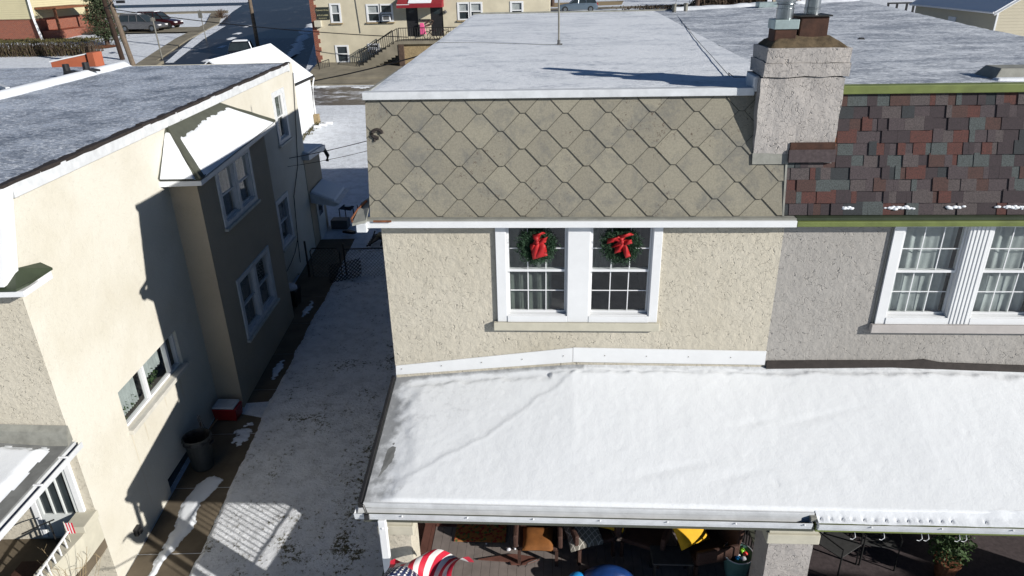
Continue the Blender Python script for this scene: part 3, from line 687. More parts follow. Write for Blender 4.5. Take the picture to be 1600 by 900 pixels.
def thk_p(x, y):
    dl = x+2.42; db = FY-y; n = fn(x*1.1, y*1.1, 1); n2 = fn(x*3, y*3, 6)
    e = min(ss(.03, .55+.2*n, dl+.1*n2), ss(.05, .22+.08*n2, db-(.08 if x < 0 else .0)+.04*n), ss(-.01, .03, y-6.93))
    th = .045*e
    # wind crust step running diagonally from the back left of the roof to the front left
    edge = interp([(-2.2, 7.15), (-1.6, 7.45), (-1.1, 7.9), (-.6, 8.15), (-.2, 8.6), (.4, 9.1)], x)+.10*n
    th -= .008*ss(-.012, .02, y-edge)
    th += .004*n+.0012*n2+.006*math.exp(-((y-edge)/.05)**2)*0.6
    for (cx, cy, L) in ((1.55, 7.45, .45), (2.45, 7.4, .3), (3.7, 8.3, .5), (2.8, 8.2, .4)):
        dx = x-cx; dy = y-cy-.25*dx
        th -= .007*math.exp(-(dx/L)**2-(dy/.06)**2)
    thin = .92*(1-ss(.05, .5, dl+.25*n2+.12*n))+.8*(1-ss(.03, .16, db+.06*n))*(1 if x < .5 else .6)
    thin = max(thin, .34*ss(0, .8, y-edge)*(1-ss(-.5, .6, x)))
    th += .0012*fn(x*8, y*8, 4)+.0008*abs(fn(x*2.3, y*2.3, 12))-.012*max(0, fn(x*5, y*5, 30)-.62)
    return th*(.25+.75*e), min(1, thin)
snowfield(idt, -2.40, 9.25, 6.93, FY-.004, .03, zpor, thk_p, -1).build('porch_snow', 'snow_porch', None, smooth=True, recalc=False, kind='stuff', label='smooth white snow covering the porch roof')
b = MB(); b.hexa([(-2.47, 6.9, 3.02), (-2.425, 6.9, 3.02), (-2.425, FY, 3.45), (-2.47, FY, 3.45), (-2.47, 6.9, 3.14), (-2.425, 6.9, 3.14), (-2.425, FY, 3.6), (-2.47, FY, 3.6)]); b.build('rake_edge', 'black', porch, bev=.006)
b = MB(); b.hexa([(-2.40, 6.895, 3.055), (3.25, 6.895, 3.045), (3.25, 6.928, 3.045), (-2.40, 6.928, 3.055), (-2.4, 6.895, 3.125), (3.25, 6.895, 3.11), (3.25, 6.928, 3.11), (-2.4, 6.928, 3.125)]); b.build('edge_metal', 'white_dirty', porch, bev=.004)
b = MB(); b.box(-2.3, 3.23, 6.907, 6.925, 2.98, 3.052); b.build('fascia', 'offwhite', porch, bev=.004)
def gutter(x0, x1, y1, z1, root, mat):
    b = MB(); prof = [(0, 0), (0, -.10), (-.05, -.115), (-.10, -.10), (-.115, -.05), (-.125, 0), (-.115, .004), (-.1, -.045), (-.09, -.09), (-.05, -.1), (-.012, -.09), (-.012, 0)]
    L = [b.V(x0, y1+p[0], z1+p[1]) for p in prof]; Rr = [b.V(x1, y1+p[0], z1+p[1]) for p in prof]
    n = len(prof)
    for k in range(n): b.face((L[k], L[(k+1) % n], Rr[(k+1) % n], Rr[k]))
    g = b.build('gutter', mat, root, recalc=True)
    x = x0+.62
    while x < x1:
        MB().lathe((x, y1-.13, z1-.012), [(.004, -.012), (.013, -.006), (.013, .006), (.004, .012)], 8).build('gutter_spike', 'white', g); x += .83
    for xe in (x0, x1): MB().prism([(xe, y1+p[0], z1+p[1]) for p in prof[:6]], (.004, 0, 0)).build('end_cap', mat, g)
    return g
gutter(-2.5, 3.2, 6.905, 3.045, porch, 'white_dirty')
gutter(3.28, 9.3, 6.905, 3.03, porch2, 'white_dirty')
b = MB(); b.box(3.19, 3.27, 6.84, 6.94, 3.03, 3.085); b.build('gutter_joint', 'flash_grey', porch2, bev=.01)
snowfield(idt, 3.27, 9.28, 6.785, 6.99, .02, lambda x, y: interp([(6.785, 3.02), (6.89, 3.05), (6.99, 3.10)], y),
    lambda x, y: (.035+.008*fn(x*3, y*3)-.03*(max(0, math.sin(x*48))**6)*math.exp(-((y-6.85)/.02)**2)*(1 if fn(x*.8, 1) > -.15 else 0), 0)).build('gutter_snow', 'snow', None, smooth=True, recalc=False, kind='stuff', label='snow heaped in the gutter of the right porch')
# flashing where the porch roof meets the wall
b = MB(FC); b.hexa([(-2.40, 0, 3.62), (.32, 0, 3.875), (.32, .02, 3.875), (-2.40, .02, 3.62), (-2.39, 0, 3.78), (.32, 0, 4.12), (.32, .02, 4.12), (-2.39, .02, 3.78)])
b.hexa([(.325, 0, 3.88), (3.17, 0, 3.86), (3.17, .023, 3.86), (.325, .023, 3.88), (.325, 0, 4.125), (3.17, 0, 4.09), (3.17, .023, 4.09), (.325, .023, 4.125)])
f_ = b.build('wall_flashing', 'white', cream, bev=.003)
b = MB(FC)
for k in range(9):
    x = -2.3+k*.62; zz = interp([(-2.4, 3.72), (.32, 4.0), (3.2, 3.98)], x); b.lathe((x, .023, zz), [(.001, -.009), (.009, -.004), (.009, .004), (.001, .009)], 6)
b.build('screw', 'flash_grey', f_)
b = MB(FC); pts = [(XP, 3.93), (4.0, 3.945), (5.2, 3.955), (5.45, 3.975), (5.7, 3.92), (6.4, 3.9), (7.5, 3.86), (9.2, 3.8)]
for (x0, z0), (x1, z1) in zip(pts, pts[1:]): b.hexa([(x0, 0, z0-.16), (x1, 0, z1-.16), (x1, .05, z1-.16), (x0, .05, z0-.16), (x0, 0, z0), (x1, 0, z1), (x1, .022, z1), (x0, .022, z0)])
lumpy(b, .012).build('tar_flashing', 'tar', grey)
# pillars
def pillar(root, x0, x1, y0, y1, mat, cap):
    p = lumpy(brick_ring(x0, x1, y0, y1, .7, 2.7), .008).build('pillar', mat, root)
    MB().box(x0-.05, x1+.05, y0-.05, y1+.06, 2.55, 2.7).build('capital', cap, p, bev=.01)
    MB().box(x0-.02, x1+.02, y0-.02, y1+.02, 2.702, 2.898).build('neck', cap, p)
pillar(porch, -2.22, -1.85, 7.0, 7.42, 'stucco_cream', 'sill')
pillar(porch, 2.80, 3.36, 7.0, 7.5, 'stucco_chimney', 'sill'); pillar(porch2, 8.6, 9.15, 7.0, 7.5, 'stucco_grey', 'sill')
for root, a, c, bd in ((porch, -2.35, 3.1, -1.95), (porch2, 3.12, 9.2, None)):
    b = MB(); y = 6.9; n = 18
    if root is porch:
        xx = -1.93
        while xx < c: b.box(xx, min(xx+.136, c), 6.95, 9.2, .73, .77); xx += .14
    else: b.box(a, c, 6.95, 9.2, .72, .77)
    b.build('deck', 'wood_deck' if root is porch else 'shingle_dark', root, bev=.002)
    MB().box(a, c, 7.0, 9.2, .55, .70).build('deck_frame', 'deck_border', root)
    MB().box(a, c, 7.05, 7.1, -1.2, .55).build('skirt', 'offwhite', root)
b = MB(); b.box(-2.12, -2.0, 6.95, 9.2, .73, .775); b.box(-1.995, -1.94, 6.95, 9.2, .73, .772); b.box(-1.93, -1.6, 9.0, 9.2, .771, .78); b.build('deck_border', 'deck_border', porch)
MB().box(-2.13, -1.2, 9.05, 9.2, .78, .86).build('door_step', 'deck_border', porch)
def railing(root, p0, p1, z0=.80, z1=1.72, mat='dark_green', sp=.115):
    b = MB(); P0, P1 = Vector(p0), Vector(p1); L = (P1-P0).length; d = (P1-P0)/L
    b.tube([(P0.x, P0.y, z1), (P1.x, P1.y, z1)], .026, 6); b.tube([(P0.x, P0.y, z0+.06), (P1.x, P1.y, z0+.06)], .018, 6)
    n = int(L/sp)
    for k in range(1, n): q = P0+d*L*k/n; b.tube([(q.x, q.y, z0+.06), (q.x, q.y, z1)], .0115, 4)
    return b.build('railing', mat, root)
railing(porch, (-2.3, 6.6), (-2.3, 9.18)); railing(porch, (3.08, 7.5), (3.08, 9.18), mat='black_metal'); 
MB().hexa([(2.96, 7.5, 1.55), (3.03, 7.5, 1.55), (3.03, 9.15, 1.55), (2.96, 9.15, 1.55), (2.96, 7.5, 1.6), (3.03, 7.5, 1.6), (3.03, 9.15, 1.6), (2.96, 9.15, 1.6)]).build('handrail', 'olive_beam', porch)
# downspout at the left corner
b = MB(); b.tube([(-2.15, 6.80, 2.85), (-2.14, 6.86, 2.75)], .05, 4); b.box(-2.205, -2.105, 6.78, 6.86, .0, 2.94); b.build('downspout', 'white', porch, bev=.01)
b = MB(); b.tube([(-2.44, 6.9, 3.12), (-2.38, 6.84, 3.14), (-2.33, 6.79, 3.04), (-2.36, 6.8, 2.94)], .016, 6); b.box(-2.36, -2.3, 6.75, 6.78, 2.98, 3.06); b.build('cable_clip', 'black', porch)
b = MB(); b.box(-2.62, -2.42, 6.9, 7.3, .2, .45); b.box(-2.6, -2.44, 6.6, 6.9, 0, .3); b.build('stair_block', 'black', porch)
for k, x in enumerate((3.75, 4.1, 4.55, 4.63, 5.0, 5.08, 5.9)):
    b = MB(); b.tube([(x, 6.835, 2.88), (x+.01, 6.815, 2.82), (x-.02, 6.81, 2.79), (x-.05, 6.815, 2.795)], .005, 4); b.build('light_hook', 'white', porch2)

# ---- porch furniture
b = MB(); nx = 26
b.box(-1.58, -.74, 8.66, 9.16, .781, .795)
mt, t_, bs = base('floral_mat', (.3, .08, .03), .95); v_ = coords(t_)
vn = nd(t_, 'ShaderNodeTexVoronoi'); vn.inputs['Scale'].default_value = 26; t_.links.new(v_, vn.inputs['Vector'])
sx = nd(t_, 'ShaderNodeSeparateXYZ'); t_.links.new(vn.outputs['Color'], sx.inputs[0])
t_.links.new(ramp(t_, sx.outputs[0], [(0., (.42, .17, .05)), (.4, (.36, .04, .025)), (.6, (.40, .15, .04)), (.75, (.10, .15, .04)), (.9, (.45, .2, .06))], 'CONSTANT'), bs.inputs['Base Color'])
M['mat'] = mt; tag(b.build('doormat', 'mat', None), 'orange and red floral mat lying on the sunlit porch deck', 'doormat')
def cushion(name, c, sx_, sy_, sz_, rx, rz, mat, label, cat='cushion', group=None):
    b = MB(); Mx = Matrix.Rotation(rz, 3, 'Z') @ Matrix.Rotation(rx, 3, 'X')
    def pt(u, v, s):
        x, y = u*2-1, v*2-1; h = s*sz_*(max(0, 1-x**4)*max(0, 1-y**4))**.5
        pinch = 1-.06*(1-abs(x))*abs(y)-.06*(1-abs(y))*abs(x)
        q = Mx @ Vector((x*sx_*pinch, y*sy_*pinch, h)); return (c[0]+q.x, c[1]+q.y, c[2]+q.z)
    b.grid(lambda u, v: pt(u, v, 1), 14, 14); b.grid(lambda u, v: pt(u, v, -1), 14, 14)
    return tag(b.build(name, mat, None, smooth=True), label, cat, group)
def arm_chair(loc, rz, label, mat='wicker', group='brown wicker porch chairs'):
    c, s = math.cos(rz), math.sin(rz)
    def X(x, y, z): return (loc[0]+x*c-y*s, loc[1]+x*s+y*c, loc[2]+z)
    t = thing('wicker_chair', label, 'chair', loc, group)
    MB(X).box(-.3, .3, -.3, .3, .3, .38).build('seat', mat, t, bev=.02)
    MB(X).hexa([(-.33, .28, .3), (.33, .28, .3), (.33, .36, .3), (-.33, .36, .3), (-.33, .38, .95), (.33, .38, .95), (.33, .45, .95), (-.33, .45, .95)]).build('backrest', mat, t, bev=.02)
    for sgn in (-1, 1):
        MB(X).box(sgn*.31-.035+(sgn*.035), sgn*.31+.035+(sgn*.035), -.32, .36, .38, .62).build('arm', mat, t, bev=.02)
        for yy in (-.28, .3): MB(X).box(sgn*.29-.025, sgn*.29+.025, yy-.025, yy+.025, 0, .3).build('leg', mat, t)
    return t
arm_chair((-.2, 8.50, .77), 0, 'brown wicker chair right of the floral mat holding an orange brown pillow')
cushion('cushion', (-.2, 8.33, 1.20), .24, .22, .07, .15, 0, 'pillow_brown', 'square orange brown pillow on the wicker chair beside the mat')
arm_chair((.62, 8.62, .77), .35, 'brown wicker chair holding the grey lattice patterned pillow')
mt, t_, bs = base('lattice_fabric', (.2, .19, .17), .9); v_ = coords(t_); s_ = nd(t_, 'ShaderNodeSeparateXYZ'); t_.links.new(v_, s_.inputs[0])
l1 = mth(t_, 'ABSOLUTE', mth(t_, 'SINE', mth(t_, 'MULTIPLY', mth(t_, 'ADD', s_.outputs[0], s_.outputs[1]), 32))); l2 = mth(t_, 'ABSOLUTE', mth(t_, 'SINE', mth(t_, 'MULTIPLY', mth(t_, 'SUBTRACT', s_.outputs[0], s_.outputs[1]), 32)))
t_.links.new(ramp(t_, mth(t_, 'MINIMUM', l1, l2), [(.12, (.5, .47, .42)), (.24, (.15, .14, .12))]), bs.inputs['Base Color']); M['lattice'] = mt
cushion('cushion', (.50, 8.44, 1.25), .28, .25, .07, .5, .35, 'lattice', 'grey cushion with pale lattice pattern leaning in a wicker chair')
arm_chair((1.50, 8.6, .77), -.4, 'brown wicker chair in the porch shade left of the yellow cushion')
cushion('cushion', (.95, 8.68, 1.35), .24, .2, .06, .6, -.3, 'cushion_yellow', 'pale yellow cushion half hidden under the porch eave')
arm_chair((2.38, 8.35, .77), -1.3, 'brown slatted wicker chair beside the toy basket')
cushion('cushion', (2.12, 8.38, 1.42), .27, .24, .07, .7, .5, 'cushion_yellow', 'bright mustard yellow cushion catching the sun under the eave')
# basket of toys
t = thing('toy_basket', 'teal round tub full of coloured toys beside the grey pillar', 'basket', (2.82, 8.12, .77))
MB().lathe((2.82, 8.12, .77), [(.14, 0), (.17, .1), (.21, .42), (.225, .43), (.225, .45), (.205, .45), (.19, .3), (.15, .29)], 20).build('tub', 'teal', t, smooth=True)
MB().tube([(2.82+.225*math.cos(a*.3), 8.12+.225*math.sin(a*.3), 1.225) for a in range(22)], .008, 5).build('rim', 'white_toy', t)
for k, (dx, dy, r, m_) in enumerate(((-.07, .03, .05, 'red_toy'), (.0, -.02, .045, 'white_toy'), (.08, .08, .05, 'lime'), (.06, -.09, .045, 'white_toy'), (-.03, -.09, .035, 'blue_bright'), (-.1, .1, .04, 'teal'), (.1, -.02, .04, 'red_toy'), (0, .1, .045, 'black'))):
    tag(MB().lathe((2.82+dx, 8.12+dy, 1.17+.01*k), [(.01, -r*.7), (r*.8, -r*.4), (r, 0), (r*.7, r*.5), (.01, r*.75)], 12).build('toy', m_, None, smooth=True), ('round red toy on the left of the tub', 'white toy in the middle of the tub', 'lime green toy in the tub', 'white toy at the front of the tub', 'small blue toy at the front of the tub', 'teal toy at the back left of the tub', 'small red toy on the right of the tub', 'black toy at the back of the tub')[k], 'toy', 'toys in the tub')
# covered item and others
t = thing('kiddie_ride', 'dark blue rounded toy vehicle with bright blue top on the porch', 'toy', (.85, 7.78, .77))
b = MB(); b.grid(lambda u, v: (.85+.46*math.cos(v*6.283)*math.sin(u*1.57), 7.78+.24*math.sin(v*6.283)*math.sin(u*1.57), .79+.42*math.cos(u*1.57)), 10, 24); b.build('body', 'blue_cover', t, smooth=True)
b = MB(); b.grid(lambda u, v: (.40+.14*math.cos(v*6.283)*math.sin(u*1.57), 7.76+.12*math.sin(v*6.283)*math.sin(u*1.57), .98+.10*math.cos(u*1.57)), 8, 18); b.build('hood', 'blue_bright', t, smooth=True)
for sx in (.65, 1.25): MB().tube([(sx-.1, 7.58, .87), (sx-.1, 7.98, .87)], .1, 14).build('wheel', 'tyre', t)
t = thing('porch_table', 'low dark grey square table on the porch left of the toy tub', 'table', (1.85, 8.0, .77))
MB().box(1.52, 2.12, 7.9, 8.28, 1.15, 1.18).build('tabletop', 'chair_grey', t, bev=.01)
for x in (1.56, 2.08):
    for y in (7.93, 8.24): MB().box(x-.02, x+.02, y-.02, y+.02, .77, 1.15).build('leg', 'black_metal', t)
b = MB(); b.prism([(-1.15, 8.27, .79), (-.95, 8.32, .79), (-.6, 8.40, .79), (-.32, 8.36, .79), (-.18, 8.3, .79), (-.4, 8.19, .79), (-.62, 8.18, .79), (-.64, 8.24, .79)], (0, 0, .02))
t = thing('wooden_board', 'red brown curved slatted board lying on the sunny deck', 'board', (-.6, 8.3, .77)); b.build('slats', 'deck_border', t)
MB().tube([(-.4, 8.12, .82), (-.36, 8.16, .86), (-.22, 8.24, .86), (-.16, 8.32, .82)], .008, 5).build('handle', 'black_metal', t)
for x, y, r, tx in ((-.68, 8.5, .035, 'larger white crumpled scrap on the deck'), (-.58, 8.52, .02, 'small white scrap on the deck'), (-1.05, 8.63, .015, 'tiny white scrap beside the floral mat')):
    tag(lumpy(MB().lathe((x, y, .775), [(.2*r, 0), (r, .3*r), (.8*r, 1.1*r), (.2*r, 1.5*r)], 9), .01).build('paper_scrap', 'white_toy', None), tx, 'scrap', 'white scraps on the deck')
def sling_chair(x, y, rz, label):
    c, s = math.cos(rz), math.sin(rz); loc = (x, y, .77)
    def X(a, b_, z): return (x+a*c-b_*s, y+a*s+b_*c, .77+z)
    t = thing('patio_chair', label, 'chair', loc, 'dark sling patio chairs on the right porch')
    MB(X).hexa([(-.25, -.25, .40), (.25, -.25, .40), (.25, .22, .36), (-.25, .22, .36), (-.25, -.25, .415), (.25, -.25, .415), (.25, .22, .375), (-.25, .22, .375)]).build('seat', 'chair_grey', t)
    MB(X).hexa([(-.25, .23, .38), (.25, .23, .38), (.25, .245, .38), (-.25, .245, .38), (-.25, .42, .98), (.25, .42, .98), (.25, .435, .98), (-.25, .435, .98)]).build('backrest', 'chair_grey', t)
    for g in (-.27, .27):
        MB(X).tube([(g, -.27, 0), (g, -.27, .6), (g, .3, .62), (g, .43, 1.0)], .014, 6).build('frame', 'black_metal', t)
        MB(X).tube([(g, .3, .62), (g, .32, 0)], .014, 6).build('leg', 'black_metal', t)
sling_chair(4.40, 8.45, .6, 'dark sling chair just right of the stucco pillar'); sling_chair(5.05, 8.6, -.2, 'dark sling chair between the other chair and the potted plant')
t = thing('potted_plant', 'bushy green potted plant beneath the green gutter', 'plant', (6.0, 8.7, .77))
MB().lathe((5.95, 8.2, .77), [(.12, 0), (.17, .3), (.19, .3), (.19, .34), (.16, .34)], 16).build('pot', 'rust', t)
b = MB()
for k in range(1100):
    d = Vector((random.gauss(0, 1), random.gauss(0, 1), random.gauss(0, 1))).normalized()*random.random()**.5
    b.leaf((5.92+d.x*.3, 8.2+d.y*.3, 1.45+d.z*.5), random.uniform(.02, .045))
b.build('foliage', 'plant', t, recalc=False)
MB(FC).box(7.0, 8.0, 0, .04, .8, 2.8).build('front_door', 'dark_green', grey); MB(FC).box(-.9, .1, 0, .04, .8, 2.8).build('front_door', 'dark_green', cream)

# ---- flag
t = thing('flag', 'red white and blue striped flag with stars hanging from a pole on the porch pillar', 'flag', (-1.95, 6.95, 1.75))
MB().tube([(-1.98, 6.98, 1.7), (-2.05, 5.6, 2.45)], .014, 8).build('pole', 'white', t)
def flagpt(u, v):      # u along the fly (0 at the hoist), v across the stripes (0 = canton side)
    x = -2.14+v*.92+.17*u+.06*math.sin(u*5+v*3); y = 6.17+u*.58+.1*v*(1-u); z = 2.52+.09*math.sin(u*4.5+v*5)+.07*math.sin(v*9-u*3)-.10*max(0, u-.8)*4-.10*v
    return (x, y, z)
for k in range(13):
    v0, v1 = k/13, (k+1)/13; mat = 'flag_red' if k % 2 == 0 else 'flag_white'; u0 = .4 if k < 7 else 0.
    MB().grid(lambda u, v: flagpt(lerp(u0, 1, u), lerp(v0, v1, v)), 40, 3).build('stripe', mat, t, smooth=True, recalc=False)
cf = MB().grid(lambda u, v: flagpt(u*.4, v*7/13), 24, 20).build('canton', 'flag_blue', t, smooth=True, recalc=False)
b = MB()
for r in range(9):
    for c in range(6 if r % 2 == 0 else 5):
        u = (c+.5+(0 if r % 2 == 0 else .5))/6*.4; v = (r+.6)/9.4*7/13; p0 = Vector(flagpt(u, v)); eu = (Vector(flagpt(u+.01, v))-p0).normalized(); ev = (Vector(flagpt(u, v+.01))-p0).normalized(); n = ev.cross(eu); n = n if n.z > 0 else -n
        idx = []
        for k in range(10):
            rr = .021 if k % 2 == 0 else .009; a = k*math.pi/5; b.v.append(p0+n*.003+eu*rr*math.cos(a)+ev*rr*math.sin(a)); idx.append(len(b.v)-1)
        b.face(idx)
b.build('star', 'flag_white', cf, recalc=False)

# ============================================================ PALE YELLOW HOUSE ON THE LEFT
def LW(a, o, z): return LH(o, a, z)            # side wall facing the alley
def LF_(a, o, z): return LH(a, 8.95-o, z)      # front wall
left = thing('house', 'pale yellow stucco house with frosted flat roof and a bay window over the alley', 'house', LH(-2, 9, -.8))
holes = [(21.45, 22.62, 4.42, 5.98), (20.2, 21.42, 1.40, 2.92), (10.42, 12.84, 1.62, 2.44), (11.16, 12.42, -.56, -.16), (20.3, 21.4, -.2, .12)]
wall(left, LW, 8.95, 24.0, -1.2, 6.62, holes, 'stucco_left', depth=.14)
b = MB(LF_); b.poly([(0, 0, -1.2), (-5.4, 0, -1.2), (-5.4, 0, 5.3), (0, 0, 5.3)]); b.build('front_wall', 'stucco_cream', left, recalc=False)
b = MB(LH); b.poly([(0, 24, -1), (-5.4, 24, -1), (-5.4, 24, 6.62), (0, 24, 6.62)]); b.poly([(-5.4, 8.95, -1), (-5.4, 24, -1), (-5.4, 24, 6.62), (-5.4, 8.95, 6.62)])
b.poly([(0, 8.96, 6.6), (0, 24, 6.6), (-5.4, 24, 6.6), (-5.4, 8.96, 6.6)]); b.build('shell', 'stucco_left', left, recalc=False)
b = MB(LH); b.hexa([(-5.4, 8.7, 5.3), (-.02, 8.7, 5.3), (-.02, 9.0, 5.3), (-5.4, 9.0, 5.3), (-5.4, 9.25, 6.6), (-.02, 9.25, 6.6), (-.02, 9.4, 6.6), (-5.4, 9.4, 6.6)]); b.build('front_mansard', 'rust_dark', left)
b = MB(LH); b.hexa([(-.03, 8.62, 5.36), (.05, 8.62, 5.36), (.05, 8.95, 5.36), (-.03, 8.95, 5.36), (-.03, 9.18, 6.62), (.05, 9.18, 6.62), (.05, 9.42, 6.62), (-.03, 9.42, 6.62)]); b.build('rake_trim', 'white', left, bev=.006)
b = MB(LH); b.box(0, .05, 9.4, 23.45, 6.43, 6.64); b.build('roof_edge_trim', 'white_dirty', left, bev=.005)
b = MB(LH); b.box(-5.4, .06, 23.4, 23.5, 6.4, 6.66); b.build('rear_trim', 'white_dirty', left)
b = MB(LH)
x = 9.2
while x < 23.4: b.box(-.07+random.uniform(-.02, .02), .055, x, x+.3, 6.62, 6.665+random.uniform(0, .02)); x += .3
lumpy(b, .02).build('tar_edge', 'tar', left)
# pent return at the front corner
b = MB(LH); b.prism([(-.9, 8.6, 5.3), (.22, 8.6, 5.3), (.33, 8.72, 5.34), (.33, 9.3, 5.34), (.12, 9.38, 5.40), (0, 9.0, 5.46), (-.9, 8.98, 5.46)], (0, 0, .03)); b.build('pent_roof', 'dark_green', left)
b = MB(LH); b.box(-.9, .30, 8.62, 8.98, 5.2, 5.29); b.box(.0, .30, 8.98, 9.3, 5.2, 5.33); b.build('pent_fascia', 'white', left, bev=.01)
def thk_f(x, s):
    n = fn(x*.8, s*.6, 20); return .012+.01*fn(x*1.5, s*1.2, 3), max(0, .3*n)
snowfield(LH, -5.3, -.06, 9.3, 23.42, .08, lambda x, y: 6.655, thk_f, -1).build('roof_frost', 'snow_roof_left', None, smooth=True, recalc=False, kind='stuff', label='blue grey frost and ice on the left house roof')
snowfield(LH, -5.75, -5.1, 9.3, 23.6, .08, lambda x, y: 6.655, lambda x, y: (.16*ss(0, .3, .34-abs(x+5.42)), 0), .01).build('party_line_snow', 'snow', None, smooth=True, recalc=False, kind='stuff', label='ridge of snow along the party line of the left roof')
for hl, ar in (((21.45, 22.62, 4.42, 5.98), None), ((20.2, 21.42, 1.40, 2.92), None)):
    a0, a1, z0, z1 = hl; sash_window(left, LW, a0+.14, a1-.14, z0+.1, z1-.1, grille=None, curtain='curtain_dark')
    b = MB(LW); b.box(a0-.04, a0+.15, -.1, .03, z0, z1+.04); b.box(a1-.15, a1+.04, -.1, .03, z0, z1+.04); b.box(a0+.15, a1-.15, -.1, .03, z1-.11, z1+.04); b.box(a0+.15, a1-.15, -.1, .03, z0, z0+.11)
    b.build('window_trim', 'white_dirty', left, bev=.005)
    MB(LW).box(a0-.08, a1+.08, .0, .09, z0-.07, z0-.003).build('window_sill', 'offwhite', left, bev=.005)
# long slider window with plants behind
a0, a1, z0, z1 = 10.42, 12.84, 1.62, 2.44
b = MB(LW); D = -.1
b.box(a0, a0+.05, D-.06, D+.03, z0, z1); b.box(a1-.05, a1, D-.06, D+.03, z0, z1); b.box(a0+.05, a1-.05, D-.06, D+.03, z1-.05, z1); b.box(a0+.05, a1-.05, D-.06, D+.03, z0, z0+.05)
for xx in (11.46, 12.44): b.box(xx-.035, xx+.035, D-.06, D+.035, z0+.05, z1-.05)
wn = b.build('window', 'white', left)
MB(LW).poly([(a0+.05, D-.02, z0+.05), (a1-.05, D-.02, z0+.05), (a1-.05, D-.02, z1-.05), (a0+.05, D-.02, z1-.05)]).build('pane', 'glass', wn)
b = MB(LW); b.grid(lambda u, v: (lerp(10.75, 11.3, u), D-.12+.02*math.sin(u*45), lerp(z0+.1, z1-.02, v)), 40, 3); b.grid(lambda u, v: (lerp(11.6, 12.4, u), D-.14+.02*math.sin(u*50), lerp(z0+.3, z1-.02, v)), 40, 3); b.build('curtain', 'curtain', wn, recalc=False, smooth=True)
b = MB(LW)
for cx, cz in ((10.75, 1.85), (11.05, 1.8), (12.0, 1.85), (11.75, 1.78)):
    for k in range(80): b.leaf((cx+random.gauss(0, .09), D-.15+random.gauss(0, .03), cz+random.gauss(0, .07)), .03)
b.build('house_plants', 'plant', wn, recalc=False)
b = MB(LW); b.box(a0-.03, a1+.08, -.02, .1, z0-.09, z0-.003); b.build('window_sill', 'offwhite', left, bev=.006)
MB(LW).box(11.2, 12.38, -.13, -.10, -.54, -.17).build('basement_pane', 'glass_dark', left)
MB(LW).box(20.33, 21.37, -.13, -.10, -.18, .1).build('basement_pane', 'glass_dark', left)
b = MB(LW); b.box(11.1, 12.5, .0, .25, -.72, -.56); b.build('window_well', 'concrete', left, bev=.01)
box_room(left, LW, 10.4, 12.86, 1.5, 2.5); box_room(left, LW, 20.1, 22.7, 1.3, 6.0)
for xx, w_, h_ in ((10.9, .05, .5), (11.8, .04, .35), (12.5, .06, .6), (10.44, .03, 1.7)): MB(LW).poly([(xx, .003, 1.53), (xx+w_, .003, 1.53), (xx+w_*.7, .003, 1.53-h_), (xx+w_*.3, .003, 1.53-h_)]).build('water_stain', 'stain', left, recalc=False)
# bay
bay = left
BX, B0, B1 = .6, 13.97, 18.5
def BW(a, o, z): return LH(BX+o, a, z)
hb = [(14.95, 17.15, 3.98, 5.34), (14.95, 17.3, 1.06, 2.62)]
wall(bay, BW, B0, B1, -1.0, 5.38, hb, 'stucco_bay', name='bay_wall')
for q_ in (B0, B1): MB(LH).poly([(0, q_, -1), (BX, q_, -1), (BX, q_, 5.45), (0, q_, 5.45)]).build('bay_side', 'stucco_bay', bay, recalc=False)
for (q0, q1, z0, z1) in hb:
    mid = (q0+q1)/2
    for (c0, c1) in ((q0+.1, mid-.07), (mid+.07, q1-.1)): sash_window(bay, BW, c0, c1, z0+.1, z1-.08, grille=None, curtain='curtain_dark')
    b = MB(BW); b.box(q0-.03, q0+.11, -.12, .035, z0, z1+.03); b.box(q1-.11, q1+.03, -.12, .035, z0, z1+.03); b.box(mid-.08, mid+.08, -.12, .035, z0+.11, z1-.09)
    b.box(q0+.11, q1-.11, -.12, .035, z1-.09, z1+.03); b.box(q0+.11, q1-.11, -.12, .035, z0, z0+.11); b.build('window_trim', 'white_dirty', bay, bev=.005)
    MB(BW).box(q0-.07, q1+.07, .0, .09, z0-.07, z0-.003).build('window_sill', 'offwhite', bay, bev=.005)
box_room(left, LW, 14.2, 18.0, .8, 5.4, depth=2)
RA, RB, RC, RD = (0, 13.62, 5.50), (.78, 13.80, 5.44), (.78, 19.05, 5.62), (0, 19.3, 5.62); RT0, RT1 = (0, 14.45, 6.42), (0, 17.25, 6.42)
b = MB(LH); b.poly([RA, RB, RT0]); b.poly([RB, RC, RT1, RT0]); b.poly([RC, RD, RT1]); b.build('bay_roof', 'olive_beam', bay, recalc=False, solid=.03)
b = MB(LH); b.hexa([(0, 13.62, 5.36), (.78, 13.80, 5.32), (.78, 19.03, 5.50), (0, 19.28, 5.50), (0, 13.62, 5.47), (.78, 13.80, 5.42), (.78, 19.03, 5.60), (0, 19.28, 5.60)]); b.build('bay_fascia', 'white', bay)
b = MB(LH)
for p, q, r in ((RT0, RB, .04), (RT1, RC, .03), (RA, RT0, .02), (RT0, RT1, .04), (RB, RC, .014), (RA, RB, .014)):
    n = 9; b.tube([(lerp(p[0], q[0], k/n)+random.gauss(0, .006), lerp(p[1], q[1], k/n)+random.gauss(0, .01), lerp(p[2], q[2], k/n)+.03) for k in range(n+1)], r, 5)
b.build('hip_caps', 'olive_beam', bay)
